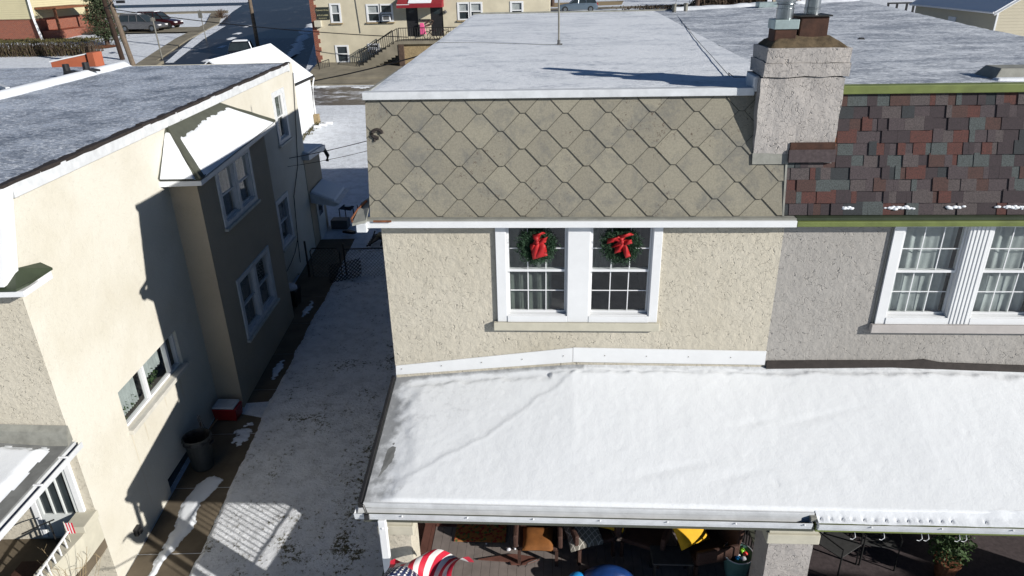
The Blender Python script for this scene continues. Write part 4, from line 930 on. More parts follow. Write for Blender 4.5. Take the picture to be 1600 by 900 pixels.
def quadsnow(P, name, label, edge):
    (A, B_, C_, D_) = [Vector(p) for p in P]; nu, nv = 60, 30; b = MB(LH); b.thin = []; Hh = {}
    n = (B_-A).cross(D_-A).normalized(); n = n if n.z > 0 else -n
    for i in range(nu+1):
        for j in range(nv+1):
            u, v = i/nu, j/nv; p = A.lerp(B_, u).lerp(D_.lerp(C_, u), v); h, th = edge(u, v, p); Hh[i, j] = h; q = p+n*(h-.006); b.V(*q); b.thin.append(th)
    for i in range(nu):
        for j in range(nv):
            if max(Hh[i, j], Hh[i+1, j], Hh[i, j+1], Hh[i+1, j+1]) > .004: b.face((i*(nv+1)+j, (i+1)*(nv+1)+j, (i+1)*(nv+1)+j+1, i*(nv+1)+j+1))
    b.build(name, 'snow', None, smooth=True, recalc=False, kind='stuff', label=label)
quadsnow((RB, RC, RT1, RT0), 'bay_roof_snow', 'snow slab on the bay roof facing the alley', lambda u, v, p: (.075*ss(0, .05, .84+.07*fn(p.y*1.4, 3)+.05*fn(p.y*5, 1)-.1*(1-u)-v)*ss(.0, .04, u-.03-.03*v)*ss(0, .05, .985-u)+.006*fn(p.y*2, p.z*2), 0))
quadsnow((RA, RB, RT0, RT0), 'bay_roof_snow', 'triangle of snow on the near hip of the bay roof', lambda u, v, p: (.06*ss(0, .08, .92-v)*ss(.01, .05, u)*ss(0, .12, .93-u)+.004*fn(p.y*3, p.z*3), 0))
# wall fittings
b = MB(LW); b.lathe((0, 0, 0), [(0.001, 0)], 3); b = MB(LW); b.box(9.68, 9.84, 0, .08, -.28, -.12); b.box(9.71, 9.81, .08, .12, -.25, -.15); b.build('wall_outlet', 'black', left, bev=.01)
b = MB(LW); b.box(19.1, 19.3, .0, .14, .5, .85); b.lathe((19.2, .14, .7), [(.08, 0), (.08, .05)], 12); b.build('meter_box', 'wire_grey', left)
b = MB(LW); b.tube([(23.9, .03, 6.3), (23.3, .03, 4.5), (22.9, .03, 3.4), (22.0, .03, 2.6), (21.7, .03, 1.2), (21.6, .03, .4)], .014, 5); b.tube([(21.7, .03, 1.2), (21.2, .03, .9), (20.6, .03, .75), (19.4, .03, .6)], .012, 5); b.build('wall_cable', 'cable', left)
# rear extension, awning, door
ext0, ext1 = 24.0, 25.75
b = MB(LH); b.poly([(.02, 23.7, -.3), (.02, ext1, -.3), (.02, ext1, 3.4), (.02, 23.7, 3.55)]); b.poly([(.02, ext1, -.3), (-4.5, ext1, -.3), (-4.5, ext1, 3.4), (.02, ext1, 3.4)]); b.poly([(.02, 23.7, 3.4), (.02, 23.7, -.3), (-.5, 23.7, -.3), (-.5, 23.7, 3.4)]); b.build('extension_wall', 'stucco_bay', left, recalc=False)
b = MB(LH); b.hexa([(-4.5, 23.6, 3.5), (.25, 23.6, 3.4), (.25, 25.9, 3.25), (-4.5, 25.9, 3.4), (-4.5, 23.6, 3.85), (.25, 23.6, 3.6), (.25, 25.9, 3.42), (-4.5, 25.9, 3.65)]); b.build('extension_roof', 'white_dirty', left)
b = MB(LH); b.hexa([(-4.5, 24.05, 3.85), (.2, 23.7, 3.605), (.2, 25.85, 3.43), (-4.5, 25.85, 3.66), (-4.5, 24.05, 3.9), (.18, 23.75, 3.66), (.18, 25.8, 3.48), (-4.5, 25.8, 3.71)]); b.build('extension_snow', 'snow', None, kind='stuff', label='snow on the small rear extension roof', bev=.02)
b = MB(LH); b.tube([(.2, 25.8, 3.3), (.3, 25.9, 3.0), (.25, 25.9, 2.8)], .07, 6); b.build('satellite_mount', 'black_metal', left)
b = MB(LW); b.box(24.35, 25.3, .022, .06, .15, 2.0); dr = b.build('door', 'door_white', left, bev=.005)
MB(LW).box(24.55, 25.1, .062, .068, 1.05, 1.8).build('window', 'glass_dark', dr)
b = MB(LH); b.hexa([(.03, 23.8, 2.12), (1.02, 23.75, 1.72), (1.02, 25.6, 1.72), (.03, 25.6, 2.12), (.03, 23.8, 2.16), (1.04, 23.75, 1.76), (1.04, 25.6, 1.76), (.03, 25.6, 2.16)])
b.prism([(.03, 23.8, 2.12), (1.02, 23.76, 1.72), (.85, 23.76, 1.66), (.03, 23.8, 1.80)], (0, .02, 0)); b.prism([(.03, 25.58, 2.12), (1.02, 25.58, 1.72), (.85, 25.58, 1.66), (.03, 25.58, 1.80)], (0, .02, 0)); b.build('door_awning', 'white_dirty', left)
MB(LH).hexa([(.04, 23.85, 2.165), (.9, 23.8, 1.82), (.9, 25.55, 1.82), (.04, 25.55, 2.165), (.06, 23.9, 2.23), (.86, 23.85, 1.90), (.86, 25.5, 1.90), (.06, 25.5, 2.23)]).build('awning_snow', 'snow', None, kind='stuff', label='snow on the door awning of the left house', bev=.03)
# left porch
lp = thing('porch', 'corner of the left house porch with snowy roof, white storm door and gutter', 'porch', LH(-1, 8, -.8))
b = MB(LH); b.hexa([(-5, 5.6, 2.36), (.02, 5.6, 2.36), (.02, 8.94, 2.36), (-5, 8.94, 2.36), (-5, 5.6, 2.5), (.02, 5.6, 2.44), (.02, 8.94, 2.48), (-5, 8.94, 2.9)]); b.build('roof', 'roof_membrane', lp)
b = MB(LH); b.hexa([(-5, 8.8, 2.5), (.03, 8.8, 2.46), (.03, 8.94, 2.5), (-5, 8.94, 2.5), (-5, 8.86, 2.97), (.03, 8.86, 2.70), (.03, 8.94, 2.78), (-5, 8.94, 3.05)]); lumpy(b, .02).build('wall_flashing', 'flash_grey', lp)
def gl(s): return (0, s)
b = MB(LH); b.box(.03, .14, 5.6, 8.98, 2.33, 2.345); b.box(.125, .14, 5.6, 8.98, 2.346, 2.43); b.box(.022, .035, 5.6, 8.98, 2.346, 2.44); g_ = b.build('gutter', 'white_dirty', lp)
for s in (7.9, 8.55): MB(LH).tube([(.0, s, 2.45), (.15, s, 2.45)], .018, 6).build('gutter_hanger', 'white', g_)
snowfield(LH, -5, .0, 5.6, 8.85, .03, lambda x, y: lerp(lerp(2.44, 2.5, -x/5.02), lerp(2.48, 2.9, -x/5.02), (y-5.6)/3.34), lambda x, y: (.07*ss(.16, .40, -x+.05*fn(x*2, y*2)+.1*(8.6-y)*-.1)*ss(.05, .2, 8.78-y+.08*fn(x*4, y))-.005, 0), .0).build('porch_snow', 'snow', None, smooth=True, recalc=False, kind='stuff', label='snow on the left house porch roof')
b = MB(LF_); b.box(-1.02, -.92, 0, .06, .5, 2.36); b.box(-.25, -.15, 0, .06, .5, 2.36); b.box(-.92, -.25, 0, .06, 2.25, 2.36); b.build('door_frame', 'white', lp, bev=.005)
b = MB(LF_); b.box(-.91, -.26, .0, .045, .5, .95); b.box(-.91, -.86, .0, .045, .95, 2.24); b.box(-.31, -.26, .0, .045, .95, 2.24); b.box(-.86, -.31, 0, .045, 2.17, 2.24); b.box(-.86, -.31, 0, .045, .95, .99)
for xx in (-.68, -.49): b.box(xx-.015, xx+.015, .01, .04, .99, 2.17)
d_ = b.build('storm_door', 'door_white', lp, bev=.004)
MB(LF_).box(-.86, -.31, .004, .008, .99, 2.17).build('pane', 'glass_dark', d_)
MB(LF_).box(-5, .0, .0, 2.2, .2, .42).build('porch_floor', 'concrete', lp)
b = MB(LF_); b.prism([(-.22, .02, .42), (.02, .02, .42), (.02, .5, .42), (-.08, 1.3, .42), (-.3, 1.3, .42)], (0, 0, .5)); b.build('step_wall', 'sill', lp, bev=.01)
b = MB(LF_); b.box(-.30, .04, .0, .42, .90, 1.04); b.build('step_cap', 'sill', lp, bev=.01)
MB(LF_).box(-.95, -.35, .7, 1.3, .42, .60).build('door_mat_step', 'rust_dark', lp)
b = MB(LF_)
for k in range(6): y = .75+k*.16; b.tube([(-.08, y, .45), (-.08, y, 1.12)], .014, 5)
b.tube([(-.08, .6, 1.14), (-.08, 1.9, 1.05)], .02, 6); b.build('railing', 'white', lp)
b = MB(LF_); b.tube([(-.95, .5, 1.0), (-.6, .45, 1.15), (-.42, .4, 1.2)], .013, 5); b.tube([(-.5, .42, 1.18), (-.5, .42, .45)], .013, 5); b.build('handrail', 'black_metal', lp)
t = thing('small_flag', 'tiny striped flag stuck beside the white porch railing', 'flag', LF_(-.10, .62, .9))
MB(LF_).tube([(-.10, .62, .9), (-.10, .62, 1.35)], .006, 5).build('stick', 'sill', t)
for k in range(6): MB(LF_).box(-.10+k*.022, -.078+k*.022, .615, .622, 1.10, 1.32).build('stripe', 'flag_red' if k % 2 else 'flag_white', t)
t = thing('shrub', 'leafless twiggy shrub in front of the left house corner', 'shrub', LF_(.0, 1.2, -.9)); b = MB(LF_)
for k in range(46):
    a = random.random()*6.28; h = random.uniform(.9, 2.0); sx, sy = math.cos(a)*random.uniform(.1, .5), math.sin(a)*random.uniform(.1, .45); p = [(.12+sx*q*q+random.gauss(0, .02), 1.1+sy*q*q+random.gauss(0, .02), -.9+h*q) for q in (0, .3, .55, .8, 1)]
    b.tube(p, [.008, .006, .005, .004, .003], 4)
    for m_ in range(4): q = p[random.randint(2, 4)]; b.tube([q, (q[0]+random.gauss(0, .08), q[1]+random.gauss(0, .08), q[2]+random.uniform(.03, .14))], .003, 3)
b.build('twigs', 'leaf_brown', t)
# neighbour half beyond the party line
nb = thing('house', 'neighbouring flat roofed half beyond the snow ridge with an orange brick parapet', 'house', LH(-8.5, 9, -.8))
MB(LH).box(-11.5, -5.45, 8.95, 24, -1, 6.6).build('body', 'stucco_left', nb)
b = MB(); b.hexa([(-17.1, 24.1, 6.3), (-15.85, 24.3, 6.3), (-15.85, 24.7, 6.3), (-17.1, 24.5, 6.3), (-17.1, 24.1, 6.72), (-15.85, 24.3, 6.95), (-15.85, 24.7, 6.95), (-17.1, 24.5, 6.72)])
b.box(-15.84, -15.62, 24.22, 24.74, 6.3, 7.0); b.build('brick_parapet', 'brick_orange', nb)
b = MB(); b.hexa([(-17.15, 24.08, 6.722), (-15.85, 24.28, 6.952), (-15.85, 24.72, 6.952), (-17.15, 24.52, 6.722), (-17.15, 24.1, 6.76), (-15.85, 24.3, 6.99), (-15.85, 24.7, 6.99), (-17.15, 24.5, 6.76)]); b.build('parapet_coping', 'white', nb)
b = MB(LH); b.hexa([(-8.9, 21.5, 6.6), (-6.0, 18.6, 6.6), (-5.95, 18.7, 6.6), (-8.85, 21.6, 6.6), (-8.9, 21.5, 6.72), (-6.0, 18.6, 6.74), (-5.95, 18.7, 6.74), (-8.85, 21.6, 6.72)]); b.build('roof_curb', 'white_dirty', nb)
snowfield(LH, -11.5, -5.6, 9.3, 24, .15, lambda x, y: 6.6, lambda x, y: (.03+.015*fn(x*.7, y*.7), max(0, .3*fn(x*.5, y*.5, 2))), -1).build('roof_snow', 'snow_roof_left', None, smooth=True, recalc=False, kind='stuff', label='snow on the neighbouring roof at the left edge')
for (x, y), tx in (((-14.33, 20.8), 'left of the two short black pipe vents on the left roof ridge'), ((-13.98, 21.2), 'right black pipe vent with torn boot on the left roof ridge')):
    b = MB(); b.lathe((x, y, 6.72), [(.12, 0), (.1, .1), (.09, .3), (.07, .3), (.06, .2)], 10); b.prism([(x+.0, y-.15, 6.78), (x+.45, y-.05, 6.76), (x+.1, y+.15, 6.78)], (0, 0, .06)); tag(b.build('vent_pipe', 'black', None), tx, 'vent', 'black pipe vents on the left roof')

# ============================================================ ALLEY AND BACK YARD
def alley_slab(name, pts, h, mat, **kw): return slab(name, [LH(x, s, 0)[:2] for x, s in pts], h, mat, **kw)
JO = [6.2, 7.9, 9.6, 11.3, 13.0, 14.7, 16.4, 18.1, 19.8, 21.5, 23.2, 24.4]
b = MB()
bmn = 0
for s0, s1 in zip(JO, JO[1:]):
    o = MB(LH); x0 = 0.02 if not (s1 > B0 and s0 < B1) else .02
    def Z(s): return T(LH(0, s, 0)[1])+.015
    o.hexa([(x0, s0+.01, Z(s0)-.1), (1.3, s0+.01, Z(s0)-.1), (1.3, s1-.01, Z(s1)-.1), (x0, s1-.01, Z(s1)-.1), (x0, s0+.01, Z(s0)), (1.3, s0+.01, Z(s0)), (1.3, s1-.01, Z(s1)), (x0, s1-.01, Z(s1))])
    k = len(b.v); b.v += o.v; b.f += [tuple(i+k for i in f) for f in o.f]; b.tint += o.tint
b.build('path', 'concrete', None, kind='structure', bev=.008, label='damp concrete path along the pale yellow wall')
def al(x, y):      # x,y in left-house frame
    n = fn(x*1.3, y*1.3, 2); n2 = fn(x*4, y*4, 8)
    edge = 1.16+.05*n+.03*n2+.10*ss(17, 21, y)
    t = .055*ss(0, .12, x-edge)+.02*n*ss(0, .3, x-edge)+.006*n2
    wx = LH(x, y, 0)[0]
    dirt = .62*math.exp(-((wx+3.75-.25*n-.18*(y-13)*.15)/.42)**2)*(.6+.5*n)+.3*ss(.1, .6, n)
    dirt += .35*math.exp(-((y-9.8)/.9)**2)*math.exp(-((wx+4.9)/.7)**2)*ss(-.2, .5, n2)
    if 17 < y < 23: dirt -= .2
    return (t if x > edge else -.02), max(0, dirt)
snowfield(LH, .9, 6.6, 6.0, 23.2, .045, lambda x, y: T(LH(x, y, 0)[1])+.003, al, .004).build('alley_snow', 'lawn_alley', None, smooth=True, recalc=False, kind='stuff', label='trodden snow with grass showing in the alley')
def streak(x, y):
    n = fn(x*2.5, y*2.0, 5); n2 = fn(x*7, y*7, 1)
    cx = interp([(8, .25), (9.2, .50), (10.2, .62), (10.9, .55), (11.6, .72)], y); wd = interp([(8, .16), (9.5, .14), (10.6, .22), (11.5, .25), (11.7, .01)], y)
    a = wd-abs(x-cx)+.07*n+.03*n2
    if y > 11.68: a = -1
    for (px, py, rx, ry) in ((.86, 12.9, .24, .5), (.95, 15.6, .12, .5), (.9, 19.0, .12, .6)):
        q = 1-((x-px)/rx)**2-((y-py)/ry)**2; a = max(a, q*.10+.09*n2+.08*n-.02)
    return .035*ss(0, .14, a)-.003, 0.85*(1-ss(-.01, .10, a))
snowfield(LH, .05, 1.22, 7.5, 22.6, .025, lambda x, y: T(LH(0, y, 0)[1])+.016, streak, .001).build('path_snow', 'snow', None, smooth=True, recalc=False, kind='stuff', label='streaks of leftover snow on the concrete path')
# trash can
cx, cy, _ = LH(.38, 11.95, 0); gz = T(cy)+.015
t = thing('trash_can', 'dark grey wheeled trash can lined with a black bag beside the wall', 'trash can', (cx, cy, gz))
MB().lathe((cx, cy, gz), [(.21, 0), (.225, .05), (.27, .72), (.3, .74), (.3, .79), (.275, .8), (.25, .55), (.2, .3)], 26).build('bin', 'can', t, smooth=False)
b = MB(); b.grid(lambda u, v: (cx+(.312+.012*math.sin(v*60)-.10*u)*math.cos(v*6.283), cy+(.312+.012*math.sin(v*60)-.10*u)*math.sin(v*6.283), gz+.70+.13*math.sin(u*3.14)-.25*u*u+.01*math.sin(v*43)), 10, 60); b.build('bag_liner', 'black', t, smooth=True, recalc=False)
for sg in (-1, 1): MB().box(cx+sg*.3-.03, cx+sg*.3+.03, cy-.06, cy+.06, gz+.62, gz+.66).build('handle', 'black', t)
b = MB()
for k in range(5): b.tube([(cx-.05+random.gauss(0, .06), cy+.38+random.gauss(0, .05), gz+.0), (cx-.06+random.gauss(0, .08), cy+.4, gz+.6), (cx+random.gauss(0, .12), cy+.4, gz+.9+random.uniform(0, .2))], .008, 4)
tag(b.build('dead_stems', 'bark', None), 'few bare dead stems standing behind the trash can', 'plant')
# cooler
cx, cy, _ = LH(.36, 13.62, 0); gz = T(cy)+.015
t = thing('cooler', 'red cooler with snowy white lid tucked against the bay corner', 'cooler', (cx, cy, gz))
MB().frustum((cx-.26, cx+.26, cy-.18, cy+.18), gz, (cx-.29, cx+.29, cy-.2, cy+.2), gz+.32).build('body', 'red_lid', t, bev=.02)
MB().box(cx-.28, cx+.24, cy-.19, cy+.19, gz+.322, gz+.38).build('lid', 'white_dirty', t, bev=.02)
MB().tube([(cx-.31, cy, gz+.2), (cx-.33, cy, gz+.3), (cx+.33, cy, gz+.3), (cx+.31, cy, gz+.2)], .01, 5).build('handle', 'black', t)
cx, cy, _ = LH(.95, 17.6, 0); gz = T(cy)
t = thing('trash_bag_bin', 'small dark bin with a white bag on top beside the basement window', 'bin', LH(.35, 19.3, T(19.2)))
cx, cy, _ = LH(.35, 19.3, 0); gz = T(cy)
MB().frustum((cx-.2, cx+.2, cy-.2, cy+.2), gz, (cx-.24, cx+.24, cy-.24, cy+.24), gz+.55).build('bin', 'black', t, bev=.02)
lumpy(MB().lathe((cx, cy, gz+.55), [(.22, 0), (.2, .08), (.1, .14), (.02, .15)], 12), .03).build('bag', 'white_toy', t, smooth=True)
# chain link fence and gate
FYY = 21.2
def chain(root, x0, x1, zb, zt, y):
    b = MB(); st = .12; n = int((x1-x0+zt-zb)/st)
    for k in range(n):
        c = x0-(zt-zb)+k*st
        for sg in (1, -1):
            if sg == 1: xa, za, xb, zb2 = c, zb, c+(zt-zb), zt
            else: xa, za, xb, zb2 = c, zt, c+(zt-zb), zb
            s = (zb2-za)/(xb-xa)
            if xa < x0: za += s*(x0-xa); xa = x0
            if xb > x1: zb2 += s*(x1-xb); xb = x1
            if xb-xa > .02: b.tube([(xa, y+.004*sg, za), (xb, y+.004*sg, zb2)], .006, 3, cap=False)
    return b.build('chain_mesh', 'galv_post', root)
t = thing('chain_link_fence', 'chain link fence crossing the shaded alley up to the cream house', 'fence', (-4.7, FYY, T(21.2)))
for x in (-6.85, -4.6, -2.5): MB().tube([(x, FYY, T(FYY)-.1), (x, FYY, 1.22)], .03, 8).build('post', 'black_metal', t)
MB().tube([(-6.85, FYY, 1.02), (-2.5, FYY, 1.14)], .022, 6).build('top_rail', 'black_metal', t); chain(t, -6.85, -2.5, T(FYY)+.03, 1.05, FYY)
t = thing('gate', 'black framed chain link gate beside the left house', 'gate', (-7.55, FYY, T(21.2)))
MB().tube([(-8.12, FYY, -.15), (-8.12, FYY, 1.3)], .035, 8).build('post', 'black_metal', t)
MB().tube([(-7.0, FYY, -.0), (-7.98, FYY, -.0), (-7.98, FYY, .95), (-7.9, FYY, 1.05), (-7.08, FYY, 1.05), (-7.0, FYY, .95), (-7.0, FYY, -.0)], .022, 6).build('gate_frame', 'black_metal', t); chain(t, -7.98, -7.0, .02, 1.03, FYY+.01)
t = thing('lattice_panel', 'dark diamond lattice panel leaning against the chain link fence', 'lattice', (-6.7, 20.8, T(20.8))); 
def LT(x, o, z): c, s = math.cos(.32), math.sin(.32); return (-7.3+x*c-z*s*.35, 20.75+z*.5+o, T(20.8)+x*s*.7+z*.72)
b = MB(LT)
for k in range(-6, 12):
    for sg in (1, -1):
        xa, xb = k*.14, k*.14+.7
        za, zb = (0, .7) if sg == 1 else (.7, 0)
        s = (zb-za)/.7
        if xa < 0: za += s*(-xa); xa = 0
        if xb > 1.15: zb += s*(1.15-xb); xb = 1.15
        if xb-xa > .05: b.tube([(xa, .01*sg, za), (xb, .01*sg, zb)], .017, 4)
b.build('slats', 'black', t)
# yard objects
t = thing('sled_rack', 'pile of dark metal frames lying in the yard by the house corner', 'metal frame', (-6.2, 24.0, T(24)))
b = MB()
for k in range(6): b.tube([(-6.75+k*.02, 23.6+k*.14, T(24)+.05+.03*k), (-6.3, 23.7+k*.14, T(24)+.30+.02*math.sin(k)), (-5.6, 23.8+k*.12, T(24)+.22)], .035, 6)
for x in (-6.6, -6.2, -5.8): b.tube([(x, 23.5, T(24)+.1), (x, 24.4, T(24)+.34)], .03, 6)
b.build('bars', 'black_metal', t)
MB().box(-6.4, -5.7, 23.8, 24.2, T(24)+.33, T(24)+.38).build('board', 'leaf_brown', t)
t = thing('patio_table', 'small black square table with snow beneath the door awning edge', 'table', (-8.1, 26.4, T(26.4)))
MB().hexa([(-8.4, 26.1, .8), (-7.95, 26.15, .72), (-7.9, 26.5, .77), (-8.3, 26.45, .85), (-8.4, 26.1, .83), (-7.95, 26.15, .75), (-7.9, 26.5, .8), (-8.3, 26.45, .88)]).build('tabletop', 'black', t)
for x, y in ((-8.4, 26.1), (-7.85, 26.15), (-7.8, 26.6), (-8.3, 26.55)): MB().tube([(x, y, T(y)), (x, y, .82)], .02, 6).build('leg', 'black_metal', t)
MB().lathe((-8.1, 26.35, .86), [(.14, 0), (.12, .03), (.02, .05)], 12).build('snow_cap', 'snow', t)
b = MB(); b.box(-8.55, -7.9, 25.3, 25.75, T(25.5), T(25.5)+.35); tag(b.build('storage_box', 'wire_grey', None, bev=.02), 'low grey box in the shade behind the gate', 'box')
b = MB(); b.prism([(-7.9, 24.6, .35), (-7.5, 24.5, .33), (-7.4, 24.65, .3), (-7.7, 24.8, .32)], (0, 0, .1)); tag(b.build('debris', 'black', None), 'small dark scrap on the yard snow below the box', 'debris')

# ============================================================ WHITE GARAGE
gr = thing('garage', 'white garage with a snow covered gable roof behind the left house', 'garage', (-16, 37.5, T(37)))
gx0, gx1, gy0, gy1, ez, rz_ = -18.1, -13.95, 33.5, 41.1, 3.95, 5.55
b = MB(); b.prism([(gx0, gy0, .3), (gx1, gy0, .3), (gx1, gy0, ez), (-16.0, gy0, rz_), (gx0, gy0, ez)], (0, gy1-gy0, 0)); b.build('wall', 'white', gr)
b = MB(); b.hexa([(-16, gy0-.2, rz_+.02), (gx1+.22, gy0-.2, ez-.12), (gx1+.22, gy1+.2, ez-.12), (-16, gy1+.2, rz_+.02), (-16, gy0-.2, rz_+.10), (gx1+.22, gy0-.2, ez-.04), (gx1+.22, gy1+.2, ez-.04), (-16, gy1+.2, rz_+.1)])
b.hexa([(-16, gy0-.2, rz_+.02), (gx0-.22, gy0-.2, ez-.12), (gx0-.22, gy1+.2, ez-.12), (-16, gy1+.2, rz_+.02), (-16, gy0-.2, rz_+.10), (gx0-.22, gy0-.2, ez-.04), (gx0-.22, gy1+.2, ez-.04), (-16, gy1+.2, rz_+.1)]); b.build('roof', 'black', gr)
b = MB(); b.hexa([(-16, gy0-.15, rz_+.105), (gx1+.17, gy0-.15, ez-.02), (gx1+.17, gy1+.17, ez-.02), (-16, gy1+.17, rz_+.105), (-16, gy0-.15, rz_+.19), (gx1+.14, gy0-.15, ez+.05), (gx1+.14, gy1+.14, ez+.05), (-16, gy1+.14, rz_+.19)])
b.hexa([(-16, gy0-.15, rz_+.105), (gx0-.17, gy0-.15, ez-.02), (gx0-.17, gy1+.17, ez-.02), (-16, gy1+.17, rz_+.105), (-16, gy0-.15, rz_+.19), (gx0-.14, gy0-.15, ez+.05), (gx0-.14, gy1+.14, ez+.05), (-16, gy1+.14, rz_+.19)]); b.build('roof_snow', 'snow', gr)
b = MB(); b.tube([(gx1+.24, gy1, ez-.1), (gx1+.12, gy1, ez-.5), (gx1+.06, gy1-.05, 2.4), (gx1+.06, gy1-.05, 1.4)], .045, 6); b.build('downspout', 'white', gr)
MB().box(gx1+.02, gx1+.3, gy1-.35, gy1-.05, T(41), T(41)+.5).build('meter_box', 'leaf_brown', gr)
for k in range(3):
    x, y = -13.5+.25*k, 39.9+.35*k; b = MB(); b.frustum((x-.2, x+.2, y-.14, y+.14), T(y), (x-.18, x+.18, y-.12, y+.12), T(y)+.14); tag(b.build('paver', 'snow', None, bev=.02), ('nearest', 'middle', 'farthest')[k]+' snow capped paver beside the garage corner', 'paver', 'snow capped pavers by the garage')
b = MB(); 
for k in range(300): y = random.uniform(37, 41); b.leaf((gx1+.15+abs(random.gauss(0, .15)), y, T(y)+random.uniform(.02, .1)), .06)
b.build('weeds', 'hedge_top', None, recalc=False, kind='stuff', label='dead weeds along the garage wall')

# ============================================================ STREET
ground_poly('road', [(-31.8, 54), (-18.6, 54), (-25.2, 80), (-45, 150), (-60, 152), (-37.6, 82)], .008, 'asphalt', kind='structure', label='dark side street in building shade')
ground_poly('road', [(-140, 112), (60, 118), (60, 127), (-140, 121)], .012, 'asphalt', kind='structure', label='cross street at the top of the view')
ground_poly('back_alley', [(-60, 44.6), (40, 44.6), (40, 49.4), (-18, 49.4), (-18.4, 54), (-32, 54.2), (-60, 50)], .004, 'lane', kind='structure', label='narrow back alley lane behind the gardens')
slab('sidewalk', [(-33.6, 57.4), (-32.3, 57.4), (-38.3, 84), (-43.4, 97), (-45, 97), (-39.8, 84)], .12, 'concrete_far', kind='structure')
slab('sidewalk', [(-90, 95.5), (-46.5, 98.5), (-43.2, 98), (-44.5, 101.3), (-90, 98.5)], .12, 'concrete_far', kind='structure', label='sidewalk round the corner lawn')
slab('kerb', [(-33, 55.4), (-31.2, 55.6), (-31.6, 58), (-33.2, 58)], .22, 'concrete_far', kind='structure')
ground_poly('driveway', [(-40, 75.5), (-36.6, 75.5), (-37.9, 80.2), (-70, 80.6), (-70, 75.8)], .15, 'concrete_far', kind='structure')
ground_poly('snow_verge', [(-31.6, 58.2), (-30.9, 58.2), (-36.6, 82), (-38.2, 82)], .02, 'lawn', kind='structure')

snowfield(idt, -36.5, -21.5, 56, 82, .25, lambda x, y: T(y)+.012, lambda x, y: (.10*ss(0, .6, .55-abs(x-(-20.2-(y-54)*.235))+.5*fn(x*.5, y*.35))+.08*ss(0, .5, .35-abs(x-(-27.2-(y-54)*.24))+.6*fn(x*.6, y*.3, 4)-.25), .2), .02).build('gutter_snow', 'snow', None, smooth=True, recalc=False, kind='stuff', label='ploughed snow along the shaded side street')
# ---- cream apartment building
ap = thing('apartment_building', 'cream rendered apartment building with red awning, brick quoins and outside stairs', 'building', (-9, 56, T(56)))
def AW(a, o, z): return (a, 56-o, z)
wins = [(-16.72, -15.98, 5.85, 7.2), (-13.95, -12.98, 5.86, 7.1), (-12.95, -12.0, 5.86, 7.1), (-16.66, -15.7, 2.98, 4.22), (-14.1, -13.25, 3.72, 4.3), (-7.05, -6.2, 5.88, 7.1), (-6.15, -5.25, 5.88, 7.1), (-3.1, -2.2, 5.9, 7.1), (-11.0, -10.1, 4.78, 7.2), (-9.15, -8.2, 4.78, 7.1), (-16.7, -15.9, 8.6, 9.9), (-13.9, -12.1, 8.6, 9.9), (-7, -5.2, 8.6, 9.9)]
wall(ap, AW, -18.2, -.2, 2.3, 9.4, [w_ for w_ in wins if w_[2] < 8], 'stucco_far', depth=.12)
b = MB(); b.poly([(-18.2, 56, 2.3), (-18.2, 72, 3), (-18.2, 72, 9.4), (-18.2, 56, 9.4)]); b.poly([(-.2, 56, 2.3), (-.2, 72, 3), (-.2, 72, 9.4), (-.2, 56, 9.4)]); b.poly([(-18.2, 72, 2.3), (-.2, 72, 2.3), (-.2, 72, 9.4), (-18.2, 72, 9.4)]); b.poly([(-18.2, 56, 9.4), (-.2, 56, 9.4), (-.2, 72, 9.4), (-18.2, 72, 9.4)]); b.build('side_wall', 'stucco_far', ap, recalc=False)
for k, w_ in enumerate(wins[:10]):
    a0, a1, z0, z1 = w_
    if k in (8, 9):
        d_ = MB(AW).box(a0, a1, -.1, -.05, z0, z1-.15).build('door', 'black', ap)
        MB(AW).box(a0+.25, a1-.25, -.05, -.04, z1-.75, z1-.35).build('pane', 'glass_dark', d_); continue
    b = MB(AW); f = .09; b.box(a0-.05, a0+f, -.1, .04, z0, z1+.03); b.box(a1-f, a1+.05, -.1, .04, z0, z1+.03); b.box(a0+f, a1-f, -.1, .04, z1-f, z1+.03); b.box(a0+f, a1-f, -.1, .04, z0, z0+f); b.box(a0+f, a1-f, -.09, .03, (z0+z1)/2-.04, (z0+z1)/2+.04)
    wn = b.build('window', 'white', ap); MB(AW).box(a0+f, a1-f, -.1, -.06, z0+f, z1-f).build('pane', 'glass_dark', wn)
    MB(AW).box(a0-.1, a1+.1, 0, .12, z0-.1, z0-.004).build('sill', 'leaf_brown', wn)
    if k in (0, 1, 5, 6, 7): MB(AW).box(a0+f, a1-f, -.058, -.05, (z0+z1)/2+.05, z1-f).build('blind', 'curtain', wn)
for a0, z0 in ((-12.75, 5.95), (-14.0, 3.55)):
    ac = MB(AW).box(a0, a0+.6, .0, .35, z0, z0+.42).build('air_conditioner', 'white', ap, bev=.01); MB(AW).box(a0+.08, a0+.52, .352, .36, z0+.07, z0+.36).build('grille', 'wire_grey', ac)
b = MB(AW); z = 2.3; k = 0
while z < 9.3: wd = .42 if k % 2 else .26; b.box(-18.26, -18.2+wd, 0, .04, z, z+.3); b.box(-18.26, -18.2, -(.42 if k % 2 else .26), .0, z, z+.3); z += .304; k += 1
b.build('brick_quoins', 'brick_red', ap)
b = MB(AW); b.prism([(-11.45, 0, 7.55), (-11.45, 1.1, 7.1), (-11.45, 1.1, 6.85), (-11.45, 0, 6.85)], (3.35, 0, 0)); b.build('awning', 'awning_red', ap)
MB(AW).hexa([(-10.6, .25, 7.46), (-8.9, .25, 7.46), (-8.9, 1.0, 7.16), (-10.6, 1.0, 7.16), (-10.6, .25, 7.52), (-8.9, .25, 7.52), (-8.9, 1.0, 7.2), (-10.6, 1.0, 7.2)]).build('awning_snow', 'snow', ap)
